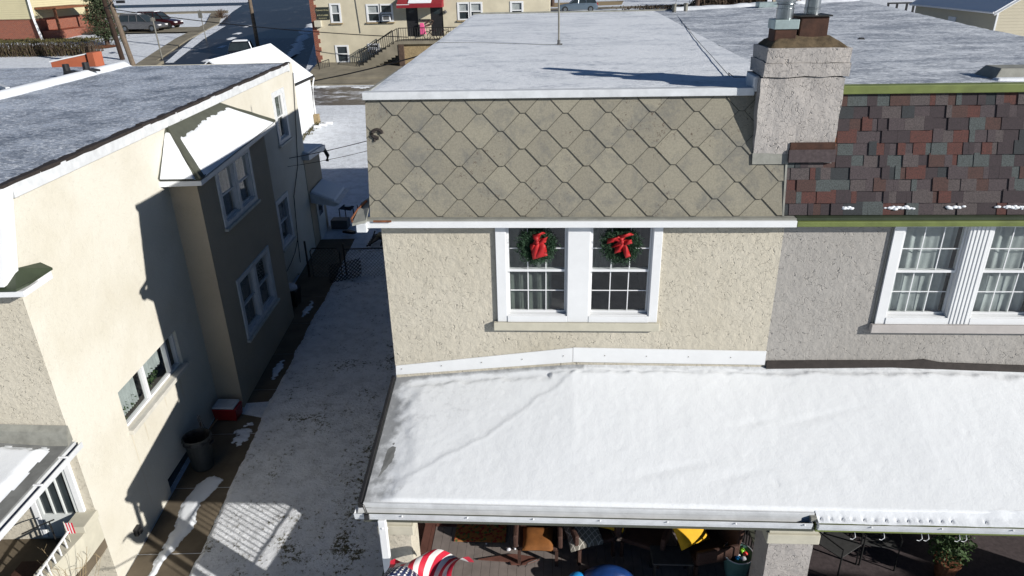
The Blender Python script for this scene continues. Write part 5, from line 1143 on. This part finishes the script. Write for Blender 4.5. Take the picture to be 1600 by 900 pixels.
MB(AW).hexa([(-11.45, 1.102, 7.06), (-10.5, 1.102, 7.06), (-10.5, 1.11, 7.06), (-11.45, 1.11, 7.06), (-11.45, 1.102, 7.1), (-10.5, 1.102, 7.1), (-10.5, 1.11, 7.1), (-11.45, 1.11, 7.1)]).build('awning_piping', 'white', ap)
MB(AW).box(-18.0, -17.5, 0, .3, 5.6, 6.05).build('utility_box', 'sill', ap)
MB(AW).tube([(-14.75, .04, 7.8), (-14.6, .04, 5.1)], .02, 5).build('conduit', 'wire_grey', ap)
MB(AW).box(-10.0, -9.2, .0, .15, 5.9, 6.0).build('mail_shelf', 'black', ap)
MB(AW).lathe((-8.0, .1, 6.5), [(.1, -.1), (.14, 0), (.02, .12)], 10).build('wall_lamp', 'wire_grey', ap)
sg = thing('sign', 'dark rectangular sign with pale lettering beside the brick corner', 'sign', AW(-16.95, .03, 5.9))
MB(AW).box(-17.85, -16.85, .0, .05, 6.1, 6.98).build('board', 'sign_dark', sg)
for txt, z, s_ in (('Cannon Arms', 6.72, .17), ('610-313-8808', 6.36, .15)):
    cu = bpy.data.curves.new('lettering', 'FONT'); cu.body = txt; cu.size = s_; cu.align_x = 'CENTER'; cu.extrude = .003
    o = bpy.data.objects.new('tmp', cu); COL.objects.link(o); bpy.context.view_layer.update()
    me = bpy.data.meshes.new_from_object(o); bpy.data.objects.remove(o); k = MB()
    for v in me.vertices: k.v.append(Vector(AW(-17.35, .056, z))+Vector((v.co.x, -v.co.z, v.co.y)))
    for f in me.polygons: k.face(list(f.vertices))
    k.build('lettering', 'sign_letter', sg, recalc=False)
k = MB(AW)
for q in range(5): k.box(-17.68+q*.13, -17.58+q*.13, .052, .056, 6.19, 6.22)
k.build('lettering', 'sign_letter', sg)
# stairs, landing, railings
st = thing('outside_stairs', 'concrete outside stairs with iron railings up to the red awning doors', 'stairs', (-12.5, 54.6, T(54.6)))
b = MB(); n = 10; xs0, xs1 = -14.4, -11.4
for k in range(n): x0 = lerp(xs0, xs1, k/n); b.box(x0, lerp(xs0, xs1, (k+1)/n)-.002 if k < n-1 else xs1, 54.1, 55.2, 2.5+max(0, (k-1)*.14), 2.75+(k+1)*.185)
b.build('flight', 'concrete_far', st)
MB().box(-11.39, -5.2, 54.1, 55.98, 4.4, 4.62).build('landing', 'concrete_far', st)
MB().box(-11.25, -5.2, 54.3, 55.9, 2.5, 4.39).build('landing_base', 'leaf_brown', st)
MB().box(-11.38, -11.0, 54.05, 54.28, 2.5, 4.39).build('pier', 'bark', st)
b = MB()
def rail(p, q, n):
    b.tube([(p[0], p[1], p[2]+.9), (q[0], q[1], q[2]+.9)], .03, 5); b.tube([(p[0], p[1], p[2]+.1), (q[0], q[1], q[2]+.1)], .02, 5)
    for k in range(n+1): x, y, z = [lerp(p[i], q[i], k/n) for i in range(3)]; b.tube([(x, y, z), (x, y, z+.9)], .016 if 0 < k < n else .035, 4)
rail((-14.5, 54.12, 2.9), (-11.4, 54.12, 4.6), 20); rail((-14.5, 55.2, 2.9), (-12.0, 55.2, 4.4), 16); rail((-11.3, 54.15, 4.62), (-5.3, 54.15, 4.62), 34); b.build('railing', 'black_metal', st)
rl = thing('railing', 'short iron railing at the brick corner of the apartment building', 'railing', (-17.3, 54.5, 2.6)); b = MB()
rail((-18.1, 55.6, 2.6), (-17.3, 53.4, 2.35), 10); rail((-17.3, 53.4, 2.35), (-16.8, 54.3, 2.5), 6); b.build('bars', 'black_metal', rl)
sl = slab('terrace', [(-17.6, 50.9), (-5, 50.9), (-5, 56), (-18.2, 56)], .25, 'concrete_far', kind='structure')
slab('terrace', [(-17.9, 49.6), (-5, 49.6), (-5, 50.88), (-17.6, 50.88)], .1, 'concrete_far', kind='structure', label='concrete apron below the apartment building')
snowfield(idt, -16.5, -9, 48.2, 49.6, .1, lambda x, y: T(y)+.02, lambda x, y: (.07*ss(0, .5, .28-abs(y-48.9+.08*(x+13))+.5*fn(x*.9, y*1.3)), .3), .012).build('lane_snow', 'snow', None, smooth=True, recalc=False, kind='stuff', label='thin windrow of snow along the back lane')
for a, tx in ((-8.95, 'child bicycle nearest the pink toy on the landing'), (-8.0, 'second bicycle on the landing, half hidden by the roof')):
    t = thing('bicycle', tx, 'bicycle', (a, 54.9, 4.62), 'bicycles on the landing')
    for dx in (-.35, .35):
        MB().tube([(a+dx+.28*math.cos(k*.4), 54.9, 4.92+.28*math.sin(k*.4)) for k in range(17)], .03, 5).build('wheel', 'tyre', t)
    MB().tube([(a-.35, 54.9, 4.92), (a-.1, 54.9, 5.25), (a+.25, 54.9, 5.3), (a+.35, 54.9, 4.92), (a, 54.9, 4.9), (a-.1, 54.9, 5.25)], .025, 5).build('frame', 'car_maroon', t)
    MB().tube([(a+.25, 54.7, 5.45), (a+.25, 55.1, 5.45)], .02, 5).build('handlebar', 'black', t); MB().box(a-.2, a, 54.85, 54.95, 5.27, 5.33).build('saddle', 'black', t)
b = MB(AW); b.frustum((-9.95, -9.55, .12, .3), 4.95, (-9.95, -9.7, .12, .3), 5.75); tag(lumpy(b, .04).build('hanging_toy', 'pink', None), 'bright pink object hanging between the two dark doors', 'toy')
b = MB(AW); b.tube([(-9.4, .1, 5.6), (-9.1, .1, 5.65), (-8.95, .1, 5.85), (-9.15, .1, 5.95), (-9.4, .1, 5.75)], .06, 6); tag(b.build('door_wreath', 'bark', None), 'dark round decoration on the wall between the doors', 'decoration')

# ---- left background house
lh = thing('house', 'yellow clapboard house with red brick ground floor at the top left corner', 'house', (-60, 74, T(74)))
MB().box(-75, -51.6, 72, 84, 3, 5.75).build('brick_wall', 'brick_red', lh); MB().box(-75, -51.5, 71.9, 84, 5.752, 9).build('siding_wall', 'siding_yellow', lh)
MB().prism([(-76, 71.4, 9), (-51, 71.4, 9), (-51, 78, 11.2), (-76, 78, 11.2)], (0, 0, .1)).build('roof', 'snow', lh)
MB().tube([(-51.45, 71.8, 9), (-51.45, 71.8, 5.8), (-51.1, 71.7, 3.8)], .12, 5).build('downspout', 'white', lh)
for x in (-56, -60): w_ = MB().box(x, x+1.1, 71.85, 71.9, 6.6, 8.0).build('window', 'white', lh); MB().box(x+.1, x+1.0, 71.82, 71.848, 6.7, 7.9).build('pane', 'glass_dark', w_)
MB().box(-51.4, -49.5, 72.5, 78, 3.7, 4.6).build('porch_base', 'brick_red', lh); MB().box(-51.4, -49.3, 72.3, 78.2, 6.6, 6.8).build('porch_roof', 'rust', lh)
for y in (72.6, 77.8): MB().box(-49.7, -49.5, y-.1, y+.1, 4.6, 6.6).build('porch_post', 'rust', lh)
# hedge
def hedge_prof(name, x0, x1, y0, y1, z, h, label):
    t = thing(name, label, 'hedge', ((x0+x1)/2, (y0+y1)/2, z)); b = MB()
    for k in range(int((x1-x0)*110)):
        x = random.uniform(x0, x1); y = random.uniform(y0, y1); hh = h*(.9+.1*fn(x, y)); p = (x, y, z-.1); q = (x+random.gauss(0, .15), y+random.gauss(0, .15), z+hh*random.uniform(.6, 1))
        b.tube([p, ((p[0]+q[0])/2+random.gauss(0, .08), (p[1]+q[1])/2+random.gauss(0, .08), z+hh*.45), q], [.03, .022, .01], 3, cap=False)
    b.build('stems', 'hedge', t, recalc=False); b = MB()
    for k in range(int((x1-x0)*420)): x = random.uniform(x0, x1); b.leaf((x, random.uniform(y0, y1), z+h*(.92+.1*fn(x*.8, 3))+random.gauss(0, .06)), random.uniform(.04, .09))
    for k in range(int((x1-x0)*260)): x = random.uniform(x0, x1); b.leaf((x, random.choice((y0, y1))+random.gauss(0, .1), z+h*random.random()), random.uniform(.03, .07))
    b.build('foliage', 'hedge_top', t, recalc=False)
hedge_prof('hedge', -52, -40.4, 62, 64.6, T(62), 1.35, 'long clipped bare brown hedge in front of the brick house')
def bush(x, y, r, mat, label, n=500, cat='bush'):
    t = thing('bush', label, cat, (x, y, T(y))); b = MB()
    for k in range(90):
        a = random.random()*6.28; el = random.uniform(.3, 1.5); L = r*random.uniform(.7, 1.1); d = Vector((math.cos(a)*math.cos(el), math.sin(a)*math.cos(el), math.sin(el)))
        b.tube([(x, y, T(y)), (x+d.x*L*.5, y+d.y*L*.5, T(y)+d.z*L*.6), (x+d.x*L, y+d.y*L, T(y)+d.z*L)], [.03, .02, .008], 3, cap=False)
    b.build('twigs', mat, t, recalc=False); b = MB()
    for k in range(n):
        d = Vector((random.gauss(0, 1), random.gauss(0, 1), abs(random.gauss(0, 1)))).normalized()*r*random.uniform(.5, 1.05); b.leaf((x+d.x, y+d.y, T(y)+d.z), random.uniform(.03, .08))
    b.build('leaves', mat, t, recalc=False)
bush(-47.6, 76, 1.5, 'twig', 'tan leafless bush beside the brick house porch'); bush(-45.2, 78, 1.1, 'twig', 'smaller reddish bush left of the evergreen'); bush(-49.3, 81, 1.6, 'rust', 'red brown bush behind the downspout corner')
bush(-41, 91, 1.1, 'twig', 'low brown bush behind the parked vehicles', 400)
# evergreen tree
def evergreen(x, y, h, r, label):
    z0 = T(y); t = thing('evergreen_tree', label, 'tree', (x, y, z0)); MB().tube([(x, y, z0-.2), (x+.05, y, z0+h*.5), (x, y, z0+h*.95)], [.22, .14, .04], 8).build('trunk', 'bark', t)
    b = MB(); br = MB()
    for k in range(150):
        q = random.random()**.8; zz = z0+.5+q*(h-.6); a = random.random()*6.28; L = r*(1-q*.75)*random.uniform(.6, 1.12); e = Vector((x+math.cos(a)*L, y+math.sin(a)*L, zz+random.uniform(-.1, .5)))
        s = Vector((x, y, zz-.2)); br.tube([tuple(s), tuple(e)], [.04, .012], 3, cap=False)
        for m_ in range(48):
            u = random.random()**.6; p = s.lerp(e, u)+Vector((random.gauss(0, .22), random.gauss(0, .22), random.gauss(0, .2))); b.leaf(tuple(p), random.uniform(.06, .15))
    br.build('limbs', 'bark', t, recalc=False); b.build('crown', 'evergreen', t, recalc=False)
evergreen(-41.9, 67.6, 6.4, 1.9, 'dark evergreen tree standing behind the utility poles')
ground_poly('mulch_ring', [(-41.9+1.5*math.cos(k*.5), 66.6+1.1*math.sin(k*.5)) for k in range(12)], .03, 'rust', kind='structure')
# ---- vehicles
def car(name, loc, rz, paint, label, L=4.7, W=1.85, H=1.7, suv=True, snow=True):
    c, s = math.cos(rz), math.sin(rz)
    def X(x, y, z): return (loc[0]+x*c-y*s, loc[1]+x*s+y*c, loc[2]+z)
    t = thing(name, label, 'car', loc)
    hb_ = .98 if suv else .85; hr = H
    st_ = [(-L/2, .45, .75), (-L/2+.05, .35, hb_-.05), (-L/2+.3, .28, hb_+.02), (-.9, .28, hb_+.03), (.6, .28, hb_), (L/2-.9, .28, hb_-.1), (L/2-.2, .3, hb_-.24), (L/2, .42, hb_-.4)]
    b = MB(X); rings = []
    for x, zb, zt in st_:
        wf = W/2*(1-.10*(abs(x)/(L/2))**4); ring = [(-wf, zb), (-wf, zt-.18), (-wf*.93, zt), (0, zt+.02), (wf*.93, zt), (wf, zt-.18), (wf, zb)]
        rings.append([b.V(x, yy, zz) for yy, zz in ring])
    for i in range(len(rings)-1):
        for j in range(7): b.face((rings[i][j], rings[i][(j+1) % 7], rings[i+1][(j+1) % 7], rings[i+1][j]))
    b.face(rings[0]); b.face(rings[-1][::-1]); b.build('body', paint, t)
    xr = -L/2+(.12 if suv else .9); xf_ = .35
    def cab(k, zz0, zz1, e):
        b = MB(X); w0, w1 = W/2-.08+e, W/2-.24+e
        b.hexa([(xr-e, -w0, zz0), (xf_+.65+e, -w0, zz0), (xf_+.65+e, w0, zz0), (xr-e, w0, zz0), (xr+.32-e, -w1, zz1), (xf_-.1+e, -w1, zz1), (xf_-.1+e, w1, zz1), (xr+.32-e, w1, zz1)]); return b
    cab(0, hb_-.02, hr-.08, 0).build('windows', 'glass_dark', t, bev=.04)
    b = MB(X); w1 = W/2-.23; b.hexa([(xr+.28, -w1, hr-.09), (xf_-.05, -w1, hr-.09), (xf_-.05, w1, hr-.09), (xr+.28, w1, hr-.09), (xr+.36, -w1+.08, hr), (xf_-.2, -w1+.08, hr), (xf_-.2, w1-.08, hr), (xr+.36, w1-.08, hr)]); b.build('roof', paint, t, bev=.02)
    for yy in (-1, 1):
        for (xa, za, xb, zb_) in ((xr+.02, hb_, xr+.34, hr-.06), (-.95, hb_, -.9, hr-.06), (-.05, hb_, -.1, hr-.06), (xf_+.63, hb_, xf_-.1, hr-.06)):
            MB(X).tube([(xa, yy*(W/2-.075), za), (xb, yy*(W/2-.23), zb_)], .035, 4).build('pillar', paint, t)
        for xx in (-L/2+.85, L/2-.85):
            w_ = MB(X).tube([(xx, yy*(W/2-.2), .33), (xx, yy*(W/2+.01), .33)], .34, 18).build('wheel', 'tyre', t); MB(X).tube([(xx, yy*(W/2-.0), .33), (xx, yy*(W/2+.025), .33)], .2, 10).build('rim', 'steel', w_)
        MB(X).box(L/2-.22, L/2+.0, yy*.62-.2, yy*.62+.2, hb_-.42, hb_-.27).build('headlight', 'lamp', t, bev=.03)
        MB(X).box(-L/2-.01, -L/2+.1, yy*.72-.1, yy*.72+.1, hb_-.25, hb_+.0).build('taillight', 'tail', t)
        if suv: MB(X).tube([(xr+.4, yy*(W/2-.32), hr+.05), (xf_-.3, yy*(W/2-.32), hr+.05)], .02, 4).build('roof_rail', 'black', t)
    if snow:
        b = MB(X); b.hexa([(xr+.38, -w1+.1, hr+.004), (xf_-.22, -w1+.1, hr+.004), (xf_-.22, w1-.1, hr+.004), (xr+.38, w1-.1, hr+.004), (xr+.45, -w1+.2, hr+.07), (xf_-.3, -w1+.2, hr+.07), (xf_-.3, w1-.2, hr+.07), (xr+.45, w1-.2, hr+.07)]); b.build('snow_cap', 'snow', t, bev=.02)
    return t
car('parked_car', (-43.2, 76.7, T(76.7)+.16), -.05, 'car_silver', 'silver grey crossover parked nearest the evergreen in the driveway')
car('parked_car', (-42.8, 79.3, T(79.3)+.16), -.02, 'car_maroon', 'dark maroon crossover parked behind the silver one')
car('parked_car', (-25.4, 58.9, T(58.9)+.02), R(-75), 'car_dark', 'dark car with snow covered roof on the street behind the flat roof', L=4.6, H=1.45, suv=False)
car('parked_car', (3.0, 90.2, T(90)+.05), R(180), 'car_blue', 'blue grey car just behind the rear edge of the cream roof', H=1.6, snow=False)
# ---- poles and signs
def pole(base_, top_, r0, r1, mat, label, arm=False):
    t = thing('utility_pole', label, 'utility pole', base_); MB().tube([base_, [lerp(base_[i], top_[i], .5) for i in range(3)], top_], [r0, (r0+r1)/2, r1], 10).build('pole', mat, t)
    return t
p1 = pole((-36.2, 60, T(60)-.1), (-37.1, 60.2, 12.6), .2, .15, 'pole_dark', 'dark brown utility pole left of the paler pole')
p2 = pole((-33.0, 56, T(56)-.1), (-34.4, 56.1, 12.6), .21, .16, 'pole_grey', 'weathered grey brown utility pole with a coil of cable')
p3 = pole((-24.6, 60.6, T(60.6)-.1), (-24.85, 60.8, 12.3), .16, .12, 'pole_grey', 'slim utility pole standing in the dark street behind the garage')
MB().tube([(-34.2, 55.8, 7.2), (-33.6, 55.7, 7.4), (-33.2, 55.7, 7.8), (-33.5, 55.7, 8.2)], .03, 5).build('cable_coil', 'cable', p2)
MB().box(-33.0, -32.4, 55.6, 55.8, 7.55, 7.75).build('splice_box', 'black', p2)
for (x, y, z1, tx) in ((-32.75, 60, 6.3, 'grey metal sign post at the corner kerb'), (-33.45, 70, 6.4, 'distant thin sign post with a small square plate')):
    t = thing('sign_post', tx, 'sign post', (x, y, T(y))); MB().tube([(x, y, T(y)), (x-.1, y, z1)], .06 if y < 65 else .04, 6).build('post', 'galv_post', t)
    if y > 65: MB().box(x-.3, x+.1, y-.08, y-.05, z1-.75, z1-.1).build('plate', 'galv_post', t)
    else: MB().box(x-.15, x-.05, y-.3, y+.3, z1-.3, z1-.05).build('plate', 'galv_post', t)
def wire(p, q, sag, r, label, mat='cable'):
    b = MB(); b.tube([(lerp(p[0], q[0], k/14), lerp(p[1], q[1], k/14), lerp(p[2], q[2], k/14)-sag*4*(k/14)*(1-k/14)) for k in range(15)], r, 4, cap=False)
    tag(b.build('overhead_wire', mat, None), label, 'wire', 'overhead wires')
wire((-34.2, 56.1, 10.2), (-75, 40, 8.2), .8, .03, 'lowest wire running left from the pale pole across the brick house')
wire((-34.3, 56.1, 11.2), (-75, 38, 10.2), .8, .03, 'upper wire running left from the pale pole')
wire((-37, 60, 10.6), (-80, 52, 9.6), .8, .025, 'wire running left from the dark pole over the hedge')
wire((-36.9, 60, 9.0), (-2, 92, 12.5), .7, .03, 'wire running right from the dark pole over the corner lawn')
wire((-34.0, 56, 8.0), (-8, 75, 14.5), .5, .035, 'lower thick wire running right from the pale pole over the street')
wire((-34.1, 56, 7.2), (-10.6, 54, 4.9), .3, .03, 'wire sagging from the pale pole toward the stairs')
wire((-18.3, 50, 2.2), (-7.5, 47, 4.6), .15, .04, 'black cable rising from the garage corner past the terrace')
wire((-18.3, 50, 2.2), (-14.6, 33.5, 3.9), .05, .05, 'thick black cable along the garage roof edge')
wire(LH(.1, 21.9, 3.9), (-2.45, 23, 5.3), .15, .012, 'thin wire from the left house wall to the cream house')
wire(LH(.1, 21.6, 3.7), (-2.45, 22.5, 5.1), .2, .008, 'second thinner wire from the left house wall to the cream house')

# ============================================================ RIGHT BACKGROUND
rh = thing('house', 'tan clapboard house with shaded side wall and sunlit gable at the top right', 'house', (33, 57, T(57)))
hx0, hx1, hy0, hy1, he, hr_ = 29.75, 37.5, 52, 63.5, 6.1, 8.6
b = MB(); b.prism([(hx0, hy0, 1.8), (hx1, hy0, 1.8), (hx1, hy0, he), ((hx0+hx1)/2, hy0, hr_), (hx0, hy0, he)], (0, hy1-hy0, 0)); b.build('wall', 'siding_tan', rh)
b = MB(); mx_ = (hx0+hx1)/2
for sg in (-1, 1):
    xe = mx_+sg*((hx1-hx0)/2+.35); b.hexa([(mx_, hy0-.3, hr_+.02), (xe, hy0-.3, he-.2), (xe, hy1+.3, he-.2), (mx_, hy1+.3, hr_+.02), (mx_, hy0-.3, hr_+.16), (xe, hy0-.3, he-.06), (xe, hy1+.3, he-.06), (mx_, hy1+.3, hr_+.16)])
b.build('roof', 'snow', rh); 
b = MB(); b.tube([(hx0-.38, hy0-.3, he-.12), (hx0-.38, hy1+.3, he-.12)], .08, 6); b.tube([(mx_, hy0-.32, hr_-.02), (hx0-.35, hy0-.32, he-.24)], .07, 4); b.build('eave_trim', 'white', rh)
w_ = MB().box(hx0-.05, hx0-.002, 56.9, 58.0, 3.4, 5.4).build('window', 'white_dirty', rh); MB().box(hx0-.07, hx0-.052, 57.0, 57.9, 3.5, 4.4).build('pane', 'glass_dark', w_)
MB().box(29.745, 29.85, 51.94, 51.998, 1.8, he).build('corner_board', 'white', rh)
b = MB(); b.prism([(24.6, 51.5, 4.2), (26.1, 51.2, 4.15), (26.0, 52.3, 4.9), (25.0, 52.5, 4.9)], (0, 0, .1)); 
sw = thing('play_frame', 'black square frame structure standing on the snow beyond the right roof', 'play frame', (36.3, 81, T(81)))
b = MB()
for x in (35.1, 36.0, 37.0, 37.7): b.box(x-.08, x+.08, 80.9, 81.1, T(81)-.1, 5.15)
b.box(35.0, 37.8, 80.9, 81.1, 5.15, 5.3); b.box(36.08, 36.92, 80.92, 81.08, 4.45, 4.55); b.tube([(36.1, 81, 4.4), (36.5, 81, 4.2), (36.9, 81, 4.4)], .05, 5); b.build('frame', 'black', sw)
ff = thing('fence', 'pale vertical board fence with a dark post behind the flues', 'fence', (29, 86, T(86)))
for k in range(12): MB().box(24+k*.62, 24.5+k*.62, 86, 86.1, T(86)-.1, 6.2+.03*(k % 2)).build('board', 'stucco_bay' if k % 3 else 'white_dirty', ff)
MB().box(31.5, 31.75, 85.9, 86.2, T(86)-.1, 6.4).build('post', 'rust', ff)
hs = thing('house', 'distant house whose long shadow crosses the snow behind the right roof', 'house', (55, 112, T(112)))
MB().box(45, 66, 105, 118, 4, 9).build('wall', 'siding_yellow', hs); MB().prism([(44.5, 104.5, 9), (66.5, 104.5, 9), (66.5, 111.5, 12), (44.5, 111.5, 12)], (0, 0, .15)).build('roof', 'snow', hs)
def tree_bare(x, y, h, label, name='bare_tree', dense=1.0, leaf=None):
    z0 = T(y); t = thing(name, label, 'tree', (x, y, z0)); tr = MB(); br = MB(); lf = MB()
    top = (x+random.gauss(0, .3), y, z0+h*.55); tr.tube([(x, y, z0-.2), ((x+top[0])/2, y, z0+h*.28), top], [.28, .22, .15], 9)
    def grow(p, d, L, r, n):
        q = p+d*L; br.tube([tuple(p), tuple(p.lerp(q, .5)+Vector((random.gauss(0, .05*L), random.gauss(0, .05*L), 0))), tuple(q)], [r, r*.8, r*.55], 4, cap=False)
        if leaf:
            for m_ in range(int(12*dense)): e = p.lerp(q, random.random()); lf.leaf((e.x+random.gauss(0, .3), e.y+random.gauss(0, .3), e.z+random.gauss(0, .3)), random.uniform(.08, .16))
        if n:
            for m_ in range(3): grow(q if m_ else p.lerp(q, .6), (d+Vector((random.gauss(0, .55), random.gauss(0, .55), random.gauss(.05, .35)))).normalized(), L*random.uniform(.6, .8), r*.55, n-1)
    for k in range(6): a = k*1.05+random.random(); grow(Vector((x, y, z0+h*random.uniform(.2, .55))), Vector((math.cos(a)*.8, math.sin(a)*.8, random.uniform(.3, .9))).normalized(), h*.22, .09, 3)
    tr.build('trunk', 'bark', t); br.build('limbs', 'twig', t, recalc=False)
    if leaf: lf.build('crown', leaf, t, recalc=False)
tree_bare(16.4, 87, 10, 'bare tree trunk left of the dark thicket behind the roof')
wd = MB()
for k in range(9000):
    x = random.uniform(17, 28.5); y = random.uniform(86.5, 96); z = T(y)+random.random()*3.6*(.75+.25*fn(x*.4, y*.4)); wd.leaf((x, y, z), random.uniform(.08, .22))
for k in range(260):
    x = random.uniform(17, 28.5); y = random.uniform(86, 95); wd.tube([(x, y, T(y)), (x+random.gauss(0, .6), y, T(y)+random.uniform(2, 4.5))], [.06, .02], 3, cap=False)
wd.build('thicket', 'hedge', None, recalc=False, kind='stuff', label='dark brown thicket behind the roof left of the flues')
for k, (x, y) in enumerate(((0, 99), (22, 101), (34, 112))): tree_bare(x, y, 9, ('bare tree by the far road behind the mast', 'bare tree above the thicket', 'bare tree between the fence and far house')[k])
ground_poly('road', [(-3, 92.3), (30, 96), (30, 99), (-3, 95.5)], .01, 'concrete_far', kind='structure', label='lane behind the blue grey car')
b = MB()
for k in range(700):
    x = random.gauss(13, 2.2); y = 88+random.random()*7; b.leaf((x, y, T(y)+.05+random.random()*.25), random.uniform(.08, .2))
b.build('ground_litter', 'hedge', None, recalc=False, kind='stuff', label='dead brush poking through snow behind the roof')
ground_poly('bare_grass', [(-2, 97), (9, 99), (10, 107), (-2, 105)], .02, 'leaf_brown', kind='structure')

# unseen evergreens added out of view at the front right to shade the right porch
for k, (x, y, h) in enumerate(((15.0, 1.0, 7.85), (17.0, .8, 7.8), (19.0, 1.0, 7.85), (21.0, .9, 7.8))):
    z0 = T(y); t = thing('unseen_shade_evergreen', ('first', 'second', 'third', 'fourth')[k]+' unseen evergreen of the row added to shade the right porch, counting from the porch pillar', 'shrub', (x, y, z0), 'unseen evergreens added to shade the right porch')
    MB().tube([(x, y, z0), (x, y, z0+h*.8)], [.1, .03], 6).build('trunk', 'bark', t); b = MB()
    for q in range(9000):
        zz = random.random()*(h+.2); rr = 1.3*min(1, (h+.25-zz)*1.5)*random.random()**.4; a = random.random()*6.28
        b.leaf((x+rr*math.cos(a), y+rr*math.sin(a)*.6, z0+zz), random.uniform(.12, .24))
    b.build('crown', 'evergreen', t, recalc=False)
